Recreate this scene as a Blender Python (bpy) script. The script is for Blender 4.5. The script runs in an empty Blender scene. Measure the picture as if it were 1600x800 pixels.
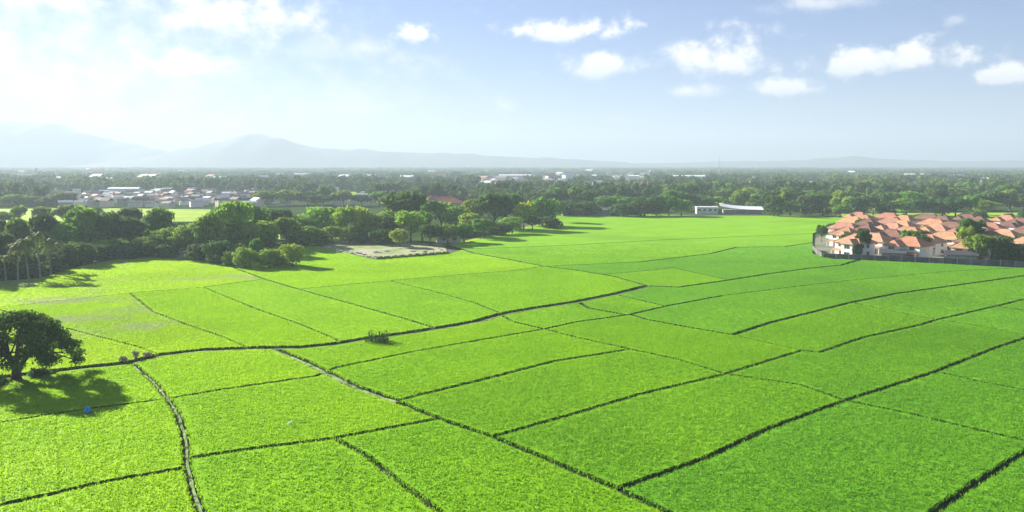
import bpy, math, random
import numpy as np
from mathutils import Vector

random.seed(7)
RNG = np.random.default_rng(11)
SC = bpy.context.scene
COL = SC.collection
R = math.radians

# ------------------------------------------------------------------ camera
W, H = 1600.0, 800.0
FPX = 1256.0                      # focal length in photo pixels (hfov 65 deg)
CAM_Z = 32.0
PITCH = math.atan(142.0 / FPX)    # horizon at y = 258
cam_d = bpy.data.cameras.new('camera')
cam = bpy.data.objects.new('camera', cam_d)
COL.objects.link(cam)
cam_d.sensor_width = 36.0
cam_d.lens = 36.0 * FPX / W
cam_d.clip_start = 0.5
cam_d.clip_end = 60000
cam.location = (0, 0, CAM_Z)
cam.rotation_euler = (math.pi / 2 - PITCH, 0, 0)
SC.camera = cam
cP, sP = math.cos(PITCH), math.sin(PITCH)


def ray(x, y):
    u = (x - W / 2) / FPX
    v = (H / 2 - y) / FPX
    return Vector((u, cP + v * sP, -sP + v * cP))


def gp(x, y, z=0.0):
    """ground point seen at photo pixel (x, y)"""
    d = ray(x, y)
    t = (z - CAM_Z) / d.z
    return Vector((d.x * t, d.y * t, z))


def px_scale(p):
    """metres per photo pixel at world point p"""
    return (p.y * cP - (p.z - CAM_Z) * sP) / FPX


# ------------------------------------------------------------------ light
SUN_EL = 22.0
SUN_H = Vector((-0.79, 0.61)).normalized()
sun_d = bpy.data.lights.new('sun', 'SUN')
sun = bpy.data.objects.new('sun', sun_d)
COL.objects.link(sun)
sun_d.energy = 5.0
sun_d.angle = R(0.5)
sun_d.color = (1.0, 0.93, 0.80)
sdir = Vector((SUN_H.x * math.cos(R(SUN_EL)), SUN_H.y * math.cos(R(SUN_EL)), math.sin(R(SUN_EL))))
sun.rotation_euler = (-sdir).to_track_quat('-Z', 'Y').to_euler()
sun.location = (0, 0, 100)

SC.view_settings.view_transform = 'Standard'
SC.view_settings.look = 'None'
SC.view_settings.gamma = 1.0
SC.view_settings.use_curve_mapping = False
SC.view_settings.exposure = 2.0
SC.cycles.max_bounces = 7
SC.cycles.diffuse_bounces = 4
SC.cycles.glossy_bounces = 2
SC.cycles.transmission_bounces = 3
SC.cycles.volume_bounces = 1
SC.cycles.transparent_max_bounces = 6
SC.cycles.use_denoising = True
SC.cycles.sample_clamp_indirect = 4.0

world = bpy.data.worlds.new('World')
SC.world = world
world.use_nodes = True
wn, wl = world.node_tree.nodes, world.node_tree.links
wn.clear()


class NG:
    """small node-math helper"""
    def __init__(s, nodes, links):
        s.n, s.l = nodes, links

    def put(s, sock, v):
        if isinstance(v, (int, float)):
            sock.default_value = v
        elif isinstance(v, (tuple, list)):
            sock.default_value = v
        else:
            s.l.new(v, sock)

    def m(s, op, a, b=0.0, c=0.0, clamp=False):
        nd = s.n.new('ShaderNodeMath')
        nd.operation = op
        nd.use_clamp = clamp
        s.put(nd.inputs[0], a)
        s.put(nd.inputs[1], b)
        s.put(nd.inputs[2], c)
        return nd.outputs[0]

    def noise(s, vec, scale, detail=4.0, rough=0.55, lac=2.0):
        nd = s.n.new('ShaderNodeTexNoise')
        nd.inputs['Scale'].default_value = scale
        nd.inputs['Detail'].default_value = detail
        nd.inputs['Roughness'].default_value = rough
        nd.inputs['Lacunarity'].default_value = lac
        if vec is not None:
            s.l.new(vec, nd.inputs['Vector'])
        return nd.outputs['Fac']

    def mixc(s, f, a, b):
        nd = s.n.new('ShaderNodeMix')
        nd.data_type = 'RGBA'
        s.put(nd.inputs[0], f)
        s.put(nd.inputs[6], a)
        s.put(nd.inputs[7], b)
        return nd.outputs[2]

    def sstep(s, v, lo, hi, a=0.0, b=1.0):
        nd = s.n.new('ShaderNodeMapRange')
        nd.interpolation_type = 'SMOOTHSTEP'
        s.put(nd.inputs[0], v)
        s.put(nd.inputs[1], lo)
        s.put(nd.inputs[2], hi)
        s.put(nd.inputs[3], a)
        s.put(nd.inputs[4], b)
        return nd.outputs[0]

    def scalev(s, vec, xyz):
        nd = s.n.new('ShaderNodeMapping')
        s.l.new(vec, nd.inputs[0])
        nd.inputs['Scale'].default_value = xyz
        return nd.outputs[0]


g = NG(wn, wl)
sky = wn.new('ShaderNodeTexSky')
sky.sky_type = 'NISHITA'
sky.sun_disc = False
sky.sun_elevation = R(SUN_EL)
sky.sun_rotation = math.atan2(SUN_H.x, SUN_H.y)
sky.altitude = 300
sky.air_density = 1.0
sky.dust_density = 0.3
sky.ozone_density = 2.5
tc = wn.new('ShaderNodeTexCoord')
sep = wn.new('ShaderNodeSeparateXYZ')
wl.new(tc.outputs['Generated'], sep.inputs[0])
az = g.m('ARCTAN2', sep.outputs[0], sep.outputs[1])
el = g.m('ARCSINE', sep.outputs[2])
dirv = tc.outputs['Generated']
n_big = g.noise(g.scalev(dirv, (1, 1, 1.6)), 9.0, 6.0, 0.58)
n_fine = g.noise(g.scalev(dirv, (1, 1, 1.3)), 32.0, 7.0, 0.62)
warp = g.m('ADD', g.m('MULTIPLY', g.m('SUBTRACT', n_big, 0.5), 1.5),
           g.m('MULTIPLY', g.m('SUBTRACT', n_fine, 0.5), 2.2))
# (x, y, half width, half height, softness, strength) of each cloud as a bearing read from the photo
CLOUDS = [(120, 130, 540, 220, 1.4, .9), (645, 52, 51, 25, 0.57, 1), (890, 50, 117, 25, 0.65, 1), (946, 102, 56, 28, 0.81, .95),
          (1120, 98, 92, 51, 0.81, 1), (1076, 142, 63, 20, 0.98, .9), (1212, 139, 61, 21, 0.81, .95),
          (1390, 97, 117, 34, 0.65, 1), (1575, 119, 42, 21, 0.65, 1), (790, 165, 24, 20, 1.28, .7),
          (1290, 4, 90, 20, 1.01, .7), (1494, 34, 18, 12, 1.2, .5), (968, 187, 38, 11, 1.3, .5),
          (70, -2, 135, 33, 0.98, .95), (370, 30, 169, 66, 0.98, 1), (270, 100, 158, 58, 1.13, 1),
          (525, 75, 124, 48, 1.4, .8), (60, 140, 230, 85, 1.3, 1), (260, 190, 300, 70, 1.3, 1),
          (500, 165, 220, 70, 1.5, .85), (770, 195, 49, 25, 1.3, .7), (650, 190, 135, 64, 1.8, .55),
          (1150, 215, 200, 16, 1.8, .4)]
tot = None
shade = None
for (cx, cy, hw, hh, soft, st) in CLOUDS:
    d = ray(cx, cy).normalized()
    a0, e0 = math.atan2(d.x, d.y), math.asin(d.z)
    dx = g.m('MULTIPLY', g.m('SUBTRACT', az, a0), FPX / hw * 0.93)
    dy0 = g.m('MULTIPLY', g.m('SUBTRACT', el, e0), FPX / hh)
    dy = g.m('MAXIMUM', dy0, g.m('MULTIPLY', dy0, -1.45))       # flatter base
    dd = g.m('SQRT', g.m('ADD', g.m('MULTIPLY', dx, dx), g.m('MULTIPLY', dy, dy)))
    v = g.m('ADD', g.m('SUBTRACT', 1.0, dd), warp)
    mk = g.m('MULTIPLY', g.sstep(v, 0.0, soft), st)
    tot = mk if tot is None else g.m('MAXIMUM', tot, mk)
    lit = g.m('MULTIPLY', mk, g.sstep(dy0, -0.9, 0.5))
    shade = lit if shade is None else g.m('MAXIMUM', shade, lit)
# the same kind of fair-weather cloud all round and overhead
n_gen = g.noise(g.scalev(dirv, (1, 1, 2.2)), 3.2, 7.0, 0.55)
away = g.m('MAXIMUM', g.sstep(g.m('ABSOLUTE', az), 0.62, 0.8), g.sstep(el, 0.24, 0.36))
gen = g.m('MULTIPLY', g.sstep(n_gen, 0.53, 0.66), g.m('MULTIPLY', away, 0.9))
tot = g.m('MAXIMUM', tot, gen)
shade = g.m('MAXIMUM', shade, g.m('MULTIPLY', gen, 0.8))
skyc = wn.new('ShaderNodeVectorMath')
skyc.operation = 'MULTIPLY'
wl.new(sky.outputs[0], skyc.inputs[0])
skyc.inputs[1].default_value = (0.345, 0.405, 0.64)
cl = g.mixc(shade, (4.3, 4.4, 4.9, 1), (6.8, 6.35, 6.1, 1))
full = g.mixc(tot, skyc.outputs[0], cl)
bg = wn.new('ShaderNodeBackground')
bg.inputs['Strength'].default_value = 0.05
wl.new(full, bg.inputs['Color'])
wo = wn.new('ShaderNodeOutputWorld')
wl.new(bg.outputs[0], wo.inputs[0])

# ------------------------------------------------------------------ helpers


def tag(o, label=None, cat=None, group=None, kind=None):
    if label:
        o['label'] = label
    if cat:
        o['category'] = cat
    if group:
        o['group'] = group
    if kind:
        o['kind'] = kind
    return o


def mesh(name, verts, faces, mat=None, smooth=False):
    """verts (N,3); faces: array (M,k) or list of index lists"""
    me = bpy.data.meshes.new(name)
    if isinstance(faces, np.ndarray):
        v = np.asarray(verts, dtype=np.float32)
        m, k = faces.shape
        me.vertices.add(len(v))
        me.vertices.foreach_set('co', v.ravel())
        me.loops.add(m * k)
        me.loops.foreach_set('vertex_index', faces.astype(np.int32).ravel())
        me.polygons.add(m)
        me.polygons.foreach_set('loop_start', np.arange(0, m * k, k, dtype=np.int32))
        me.update(calc_edges=True)
    else:
        me.from_pydata([tuple(p) for p in verts], [], [tuple(f) for f in faces])
        me.update()
    if smooth:
        me.polygons.foreach_set('use_smooth', np.ones(len(me.polygons), dtype=bool))
    if mat:
        me.materials.append(mat)
    return me


def obj(name, me, parent=None, loc=(0, 0, 0), rz=0.0, scale=(1, 1, 1)):
    o = bpy.data.objects.new(name, me)
    COL.objects.link(o)
    o.location = loc
    o.rotation_euler = (0, 0, rz)
    o.scale = scale
    if parent:
        o.parent = parent
    return o


def struct(name, me, **k):
    return tag(obj(name, me, **k), kind='structure')


class MB:
    """collects simple solids into one mesh"""
    def __init__(s):
        s.v, s.f = [], []

    def add(s, vs, fs):
        b = len(s.v)
        s.v += [tuple(p) for p in vs]
        s.f += [tuple(i + b for i in f) for f in fs]
        return s

    def box(s, x0, x1, y0, y1, z0, z1):
        vs = [(x0, y0, z0), (x1, y0, z0), (x1, y1, z0), (x0, y1, z0),
              (x0, y0, z1), (x1, y0, z1), (x1, y1, z1), (x0, y1, z1)]
        return s.add(vs, [(0, 3, 2, 1), (4, 5, 6, 7), (0, 1, 5, 4), (1, 2, 6, 5), (2, 3, 7, 6), (3, 0, 4, 7)])

    def tube(s, pts, rad, n=7, cap=True):
        pts = [Vector(p) for p in pts]
        rings = []
        for i, p in enumerate(pts):
            t = (pts[min(i + 1, len(pts) - 1)] - pts[max(i - 1, 0)]).normalized()
            a = t.cross(Vector((0, 0, 1)))
            if a.length < 1e-3:
                a = Vector((1, 0, 0))
            a.normalize()
            b = t.cross(a)
            rings.append([p + (a * math.cos(2 * math.pi * k / n) + b * math.sin(2 * math.pi * k / n)) * rad[i] for k in range(n)])
        vs = [v for r in rings for v in r]
        fs = []
        for i in range(len(pts) - 1):
            for k in range(n):
                k2 = (k + 1) % n
                fs.append((i * n + k, i * n + k2, (i + 1) * n + k2, (i + 1) * n + k))
        if cap:
            fs.append(tuple(range(n)))
            fs.append(tuple((len(pts) - 1) * n + k for k in reversed(range(n))))
        return s.add(vs, fs)

    def mesh(s, name, mat, smooth=False):
        return mesh(name, s.v, s.f, mat, smooth)


ONES = ['', 'first', 'second', 'third', 'fourth', 'fifth', 'sixth', 'seventh', 'eighth', 'ninth', 'tenth', 'eleventh', 'twelfth',
        'thirteenth', 'fourteenth', 'fifteenth', 'sixteenth', 'seventeenth', 'eighteenth', 'nineteenth']
TENS = ['', '', 'twent', 'thirt', 'fort', 'fift', 'sixt', 'sevent', 'eight', 'ninet']


def ordinal(n):
    if n > 100:
        return 'hundred-and-' + ordinal(n - 100)
    if n == 100:
        return 'hundredth'
    if n < 20:
        return ONES[n]
    t, u = divmod(n, 10)
    return TENS[t] + ('ieth' if u == 0 else 'y-' + ONES[u])


# ------------------------------------------------------------------ materials
def new_mat(name):
    m = bpy.data.materials.new(name)
    m.use_nodes = True
    m.node_tree.nodes.clear()
    return m, NG(m.node_tree.nodes, m.node_tree.links)


def leaf_mat(name, c1, c2, nscale=0.25, trans=0.4, rand=0.0, fine=2.0, c3=None, pale=None, up=0.0, amp=0.7):
    m, q = new_mat(name)
    geo = q.n.new('ShaderNodeNewGeometry')
    pos = geo.outputs['Position']
    a = q.sstep(q.noise(pos, nscale, 3.0), 0.35, 0.65)
    b = q.noise(pos, fine, 2.0)
    col = q.mixc(a, (*c1, 1), (*c2, 1))
    if c3:
        col = q.mixc(q.sstep(q.noise(pos, nscale * 0.23, 3.0), 0.5, 0.68), col, (*c3, 1))
    if pale:
        stretched = q.scalev(pos, (1.0, 1.3, 1.0))
        col = q.mixc(q.m('MULTIPLY', q.sstep(q.noise(stretched, 0.03, 5.0, 0.6), 0.50, 0.66), 0.85), col, (*pale, 1))
    hsv = q.n.new('ShaderNodeHueSaturation')
    q.l.new(col, hsv.inputs['Color'])
    val = q.m('MULTIPLY_ADD', b, amp, 1 - amp / 2)
    if rand:
        oi = q.n.new('ShaderNodeObjectInfo')
        val = q.m('MULTIPLY', val, q.m('MULTIPLY_ADD', oi.outputs['Random'], rand, 1 - rand / 2))
        q.put(hsv.inputs['Hue'], q.m('MULTIPLY_ADD', q.m('FRACT', q.m('MULTIPLY', oi.outputs['Random'], 7.31)), 0.05, 0.475))
    q.put(hsv.inputs['Value'], val)
    df = q.n.new('ShaderNodeBsdfPrincipled')
    df.inputs['Roughness'].default_value = 0.7
    df.inputs['Specular IOR Level'].default_value = 0.08
    q.l.new(hsv.outputs[0], df.inputs['Base Color'])
    tr = q.n.new('ShaderNodeBsdfTranslucent')
    if up:                       # fine drooping leaf tips that the blades stand for mostly face upwards
        vm = q.n.new('ShaderNodeMix')
        vm.data_type = 'VECTOR'
        vm.inputs[0].default_value = up
        q.l.new(geo.outputs['Normal'], vm.inputs[4])
        vm.inputs[5].default_value = (0, 0, 1)
        vn = q.n.new('ShaderNodeVectorMath')
        vn.operation = 'NORMALIZE'
        q.l.new(vm.outputs[1], vn.inputs[0])
        q.l.new(vn.outputs[0], df.inputs['Normal'])
    q.l.new(hsv.outputs[0], tr.inputs['Color'])
    mx = q.n.new('ShaderNodeMixShader')
    mx.inputs[0].default_value = trans
    q.l.new(df.outputs[0], mx.inputs[1])
    q.l.new(tr.outputs[0], mx.inputs[2])
    out = q.n.new('ShaderNodeOutputMaterial')
    q.l.new(mx.outputs[0], out.inputs[0])
    return m


def solid_mat(name, c1, c2=None, nscale=1.0, rough=0.8, bump=0.0, rand=0.0, detail=5.0, streak=None, spec=0.3, bscale=None):
    m, q = new_mat(name)
    geo = q.n.new('ShaderNodeNewGeometry')
    pos = geo.outputs['Position']
    if streak:
        pos = q.scalev(pos, streak)
    nz = q.noise(pos, nscale, detail, 0.6)
    col = q.mixc(q.sstep(nz, 0.32, 0.68), (*c1, 1), (*(c2 or tuple(v * 0.7 for v in c1)), 1))
    if rand:
        oi = q.n.new('ShaderNodeObjectInfo')
        hsv = q.n.new('ShaderNodeHueSaturation')
        q.l.new(col, hsv.inputs['Color'])
        q.put(hsv.inputs['Value'], q.m('MULTIPLY_ADD', oi.outputs['Random'], rand, 1 - rand / 2))
        q.put(hsv.inputs['Hue'], q.m('MULTIPLY_ADD', q.m('FRACT', q.m('MULTIPLY', oi.outputs['Random'], 5.7)), 0.03, 0.485))
        col = hsv.outputs[0]
    df = q.n.new('ShaderNodeBsdfPrincipled')
    df.inputs['Roughness'].default_value = rough
    df.inputs['Specular IOR Level'].default_value = spec
    q.l.new(col, df.inputs['Base Color'])
    if bump:
        bp = q.n.new('ShaderNodeBump')
        bp.inputs['Strength'].default_value = bump
        bp.inputs['Distance'].default_value = 0.3
        q.l.new(q.noise(pos, bscale or nscale * 3, 4.0), bp.inputs['Height'])
        q.l.new(bp.outputs[0], df.inputs['Normal'])
    out = q.n.new('ShaderNodeOutputMaterial')
    q.l.new(df.outputs[0], out.inputs[0])
    return m


# rice in five shades: backlit sun painted into the colour as yellower left plots, greener at right
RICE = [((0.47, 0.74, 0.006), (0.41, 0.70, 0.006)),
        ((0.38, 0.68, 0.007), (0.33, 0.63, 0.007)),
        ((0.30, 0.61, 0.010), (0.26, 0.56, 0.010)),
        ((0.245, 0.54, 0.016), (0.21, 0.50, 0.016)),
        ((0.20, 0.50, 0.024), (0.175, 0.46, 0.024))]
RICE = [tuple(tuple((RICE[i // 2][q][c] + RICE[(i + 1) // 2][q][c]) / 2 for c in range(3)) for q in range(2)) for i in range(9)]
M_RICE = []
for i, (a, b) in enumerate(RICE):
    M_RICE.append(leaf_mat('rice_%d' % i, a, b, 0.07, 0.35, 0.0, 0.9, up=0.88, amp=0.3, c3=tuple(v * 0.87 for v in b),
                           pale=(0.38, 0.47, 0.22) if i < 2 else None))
M_GROUND = solid_mat('ground_soil', (0.030, 0.065, 0.016), (0.055, 0.085, 0.025), 0.02, 1.0, 0.0, spec=0.0)
M_DITCH = solid_mat('ditch_soil', (0.035, 0.055, 0.018), (0.055, 0.06, 0.03), 0.5, 0.95, 0.4)
M_PATH = solid_mat('path_earth', (0.27, 0.32, 0.15), (0.10, 0.21, 0.04), 0.45, 0.95, 0.4)
M_BANK = solid_mat('bank_earth', (0.20, 0.26, 0.10), (0.09, 0.15, 0.04), 0.6, 0.95, 0.4)
M_WATER = solid_mat('ditch_water', (0.03, 0.045, 0.03), (0.04, 0.05, 0.03), 0.3, 0.12, 0.0, spec=0.5)
M_SITE = solid_mat('site_soil', (0.34, 0.31, 0.20), (0.13, 0.22, 0.035), 0.12, 0.95, 0.5)
M_GRASS = leaf_mat('bund_grass', (0.045, 0.105, 0.018), (0.075, 0.14, 0.025), 0.4, 0.3, 0.0, 1.2)
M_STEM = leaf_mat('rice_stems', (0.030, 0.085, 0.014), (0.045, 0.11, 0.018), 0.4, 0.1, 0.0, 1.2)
M_FIELD = leaf_mat('meadow', (0.40, 0.55, 0.02), (0.28, 0.46, 0.02), 0.03, 0.2, 0.0, 0.2)
M_BARK = solid_mat('bark', (0.10, 0.08, 0.06), (0.05, 0.04, 0.03), 3.0, 0.9, 0.5)
M_PALMBARK = solid_mat('palm_bark', (0.30, 0.27, 0.22), (0.2, 0.18, 0.15), 2.0, 0.9, 0.3)
M_LEAF = {
    'mid': leaf_mat('leaf_mid', (0.118, 0.236, 0.030), (0.186, 0.317, 0.037), 0.35, 0.45, 0.5, 1.6),
    'dark': leaf_mat('leaf_dark', (0.062, 0.129, 0.027), (0.095, 0.170, 0.031), 0.35, 0.4, 0.4, 1.6),
    'light': leaf_mat('leaf_light', (0.200, 0.321, 0.033), (0.282, 0.407, 0.038), 0.35, 0.4, 0.4, 1.6),
    'yellow': leaf_mat('leaf_yellow', (0.271, 0.405, 0.025), (0.348, 0.466, 0.032), 0.35, 0.45, 0.3, 1.6),
    'big': leaf_mat('leaf_big', (0.049, 0.116, 0.014), (0.089, 0.170, 0.018), 0.5, 0.33, 0.0, 1.4),
    'palm': leaf_mat('leaf_palm', (0.122, 0.170, 0.036), (0.194, 0.237, 0.061), 0.5, 0.3, 0.4, 1.4),
    'dry': leaf_mat('leaf_dry', (0.500, 0.452, 0.247), (0.340, 0.357, 0.150), 1.0, 0.25, 0.4, 3.0),
    'weed': leaf_mat('leaf_weed', (0.047, 0.121, 0.017), (0.081, 0.170, 0.026), 1.0, 0.3, 0.2, 3.0),
    'forest': leaf_mat('leaf_forest', (0.055, 0.119, 0.019), (0.099, 0.173, 0.027), 0.012, 0.25, 0.6, 0.4, c3=(0.154, 0.227, 0.035)),
}
M_WALLW = solid_mat('plaster_white', (0.80, 0.79, 0.76), (0.70, 0.69, 0.65), 0.6, 0.85, 0.05, 0.15)
M_WALLC = solid_mat('plaster_cream', (0.66, 0.60, 0.50), (0.58, 0.52, 0.43), 0.6, 0.85, 0.05, 0.2)
M_WALLG = solid_mat('concrete_grey', (0.30, 0.30, 0.29), (0.22, 0.22, 0.21), 0.4, 0.9, 0.1, 0.2)
M_WALLD = solid_mat('concrete_stained', (0.16, 0.16, 0.15), (0.09, 0.095, 0.085), 0.5, 0.95, 0.15, 0.5, spec=0.05)
M_ROOFO = solid_mat('tile_orange', (0.46, 0.23, 0.125), (0.34, 0.165, 0.095), 0.5, 0.75, 0.2, 0.25, bscale=4)
M_ROOFP = solid_mat('tile_pink', (0.44, 0.235, 0.14), (0.32, 0.17, 0.11), 0.5, 0.75, 0.2, 0.25, bscale=4)
M_ROOFB = solid_mat('tile_brown', (0.22, 0.105, 0.075), (0.16, 0.08, 0.06), 0.5, 0.75, 0.2, 0.25, bscale=4)
M_ROOFD = solid_mat('sheet_dark', (0.10, 0.10, 0.11), (0.07, 0.07, 0.08), 0.3, 0.9, 0.1, 0.3, spec=0.05)
M_ROOFG = solid_mat('sheet_grey', (0.30, 0.29, 0.29), (0.22, 0.21, 0.21), 0.3, 0.85, 0.1, 0.5)
M_ROOFW = solid_mat('sheet_white', (0.80, 0.82, 0.83), (0.70, 0.72, 0.73), 0.3, 0.5, 0.05, 0.1)
M_ROOFR = solid_mat('tile_red', (0.44, 0.17, 0.12), (0.34, 0.13, 0.10), 0.4, 0.75, 0.2, 0.1, bscale=4)
M_GLASS = solid_mat('window_glass', (0.05, 0.06, 0.07), (0.04, 0.05, 0.06), 0.5, 0.08, spec=0.6)
M_FRAME = solid_mat('window_frame', (0.55, 0.54, 0.52), (0.5, 0.49, 0.47), 1.0, 0.6)
M_DOOR = solid_mat('door_wood', (0.16, 0.09, 0.05), (0.11, 0.06, 0.035), 1.0, 0.6)
M_METAL = solid_mat('galvanised', (0.45, 0.46, 0.47), (0.36, 0.37, 0.38), 1.0, 0.5)
M_BLUE = solid_mat('blue_plastic', (0.02, 0.32, 0.62), (0.02, 0.25, 0.55), 2.0, 0.4)
M_FEATHER = solid_mat('white_feather', (0.82, 0.82, 0.80), (0.75, 0.75, 0.73), 4.0, 0.8)
M_BEAK = solid_mat('beak', (0.5, 0.35, 0.05), (0.3, 0.2, 0.04), 4.0, 0.5)
M_HILL = solid_mat('hill_forest', (0.035, 0.06, 0.03), (0.055, 0.08, 0.04), 0.004, 0.95)
M_RUBBLE = solid_mat('rubble', (0.42, 0.40, 0.36), (0.25, 0.24, 0.21), 1.0, 0.95, 0.3, 0.3)

# ------------------------------------------------------------------ ground, hills, haze
n = 96
vs = [(0, 0, -0.25)]
rr = [40, 120, 400, 1200, 4000, 11000]
fs = []
for i, r_ in enumerate(rr):
    for k in range(n):
        a = 2 * math.pi * k / n
        vs.append((r_ * math.cos(a), r_ * math.sin(a), -0.25))
for k in range(n):
    fs.append((0, 1 + k, 1 + (k + 1) % n))
    for i in range(len(rr) - 1):
        a0 = 1 + i * n
        fs.append((a0 + k, a0 + n + k, a0 + n + (k + 1) % n, a0 + (k + 1) % n))
struct('ground', mesh('ground', vs, fs, M_GROUND))


def ridge(pts, D, depth, seed, rough):
    """hill range whose skyline runs through the photo points (x, y), standing D metres away"""
    rs = np.random.default_rng(seed)
    xs = np.array([p[0] for p in pts], float)
    ys = np.array([p[1] for p in pts], float)
    nx, ny = 260, 26
    X = np.linspace(xs[0], xs[-1], nx)
    zpx = np.interp(X, xs, ys)
    k = np.hanning(9)
    k /= k.sum()
    zpx = np.convolve(np.pad(zpx, 4, mode='edge'), k, 'valid')
    ph = rs.uniform(0, 6.28, 12)
    fr = 2.0 ** rs.uniform(2, 7, 12)
    nz = sum(np.sin(X / 800.0 * f + p) / f for f, p in zip(fr, ph))
    zc = CAM_Z + (258 - zpx) / FPX * D
    zc = np.maximum(zc * (1 + rough * nz), 0)
    V = np.zeros((ny, nx, 3))
    for j in range(ny):
        t = j / (ny - 1)                       # 0 near foot, 1 crest, then back
        prof = math.sin(min(t / 0.6, 1) * math.pi / 2) ** 1.3 if t < 0.6 else math.cos((t - 0.6) / 0.4 * math.pi / 2)
        yy = D + (t - 0.6) * depth
        rid = 1 + 0.07 * np.sin(X / 23.0 + 5 * t + ph[0]) * math.sin(t * math.pi) + 0.04 * np.sin(X / 9.0 - 7 * t + ph[1]) * math.sin(t * math.pi)
        if abs(t - 0.6) < 0.02:
            rid = 1.0
        V[j, :, 0] = (X - 800) / FPX * D
        V[j, :, 1] = yy + 60 * np.sin(X / 60.0 + ph[2])
        V[j, :, 2] = zc * prof * rid - 1.0
    idx = np.arange(nx * ny).reshape(ny, nx)
    F = np.stack([idx[:-1, :-1], idx[:-1, 1:], idx[1:, 1:], idx[1:, :-1]], -1).reshape(-1, 4)
    return mesh('hills', V.reshape(-1, 3), F, M_HILL, True)


struct('hills', ridge([(-900, 225), (-500, 200), (-200, 186), (0, 190), (60, 192), (130, 207), (220, 228), (300, 246), (420, 256), (480, 262)], 6700, 1300, 3, 0.02))
struct('hills', ridge([(120, 262), (230, 246), (320, 229), (385, 211), (420, 214), (500, 231), (580, 236), (700, 240), (820, 246), (960, 252), (1060, 262)], 6400, 1100, 5, 0.02))
struct('hills', ridge([(850, 262), (980, 256), (1100, 253), (1220, 251), (1290, 248), (1330, 243), (1380, 248), (1460, 252), (1700, 251), (2100, 244), (2500, 258)], 6900, 1200, 9, 0.02))

# ------------------------------------------------------------------ rice plots
XL, XR, YB = -260, 1860, 880
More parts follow.
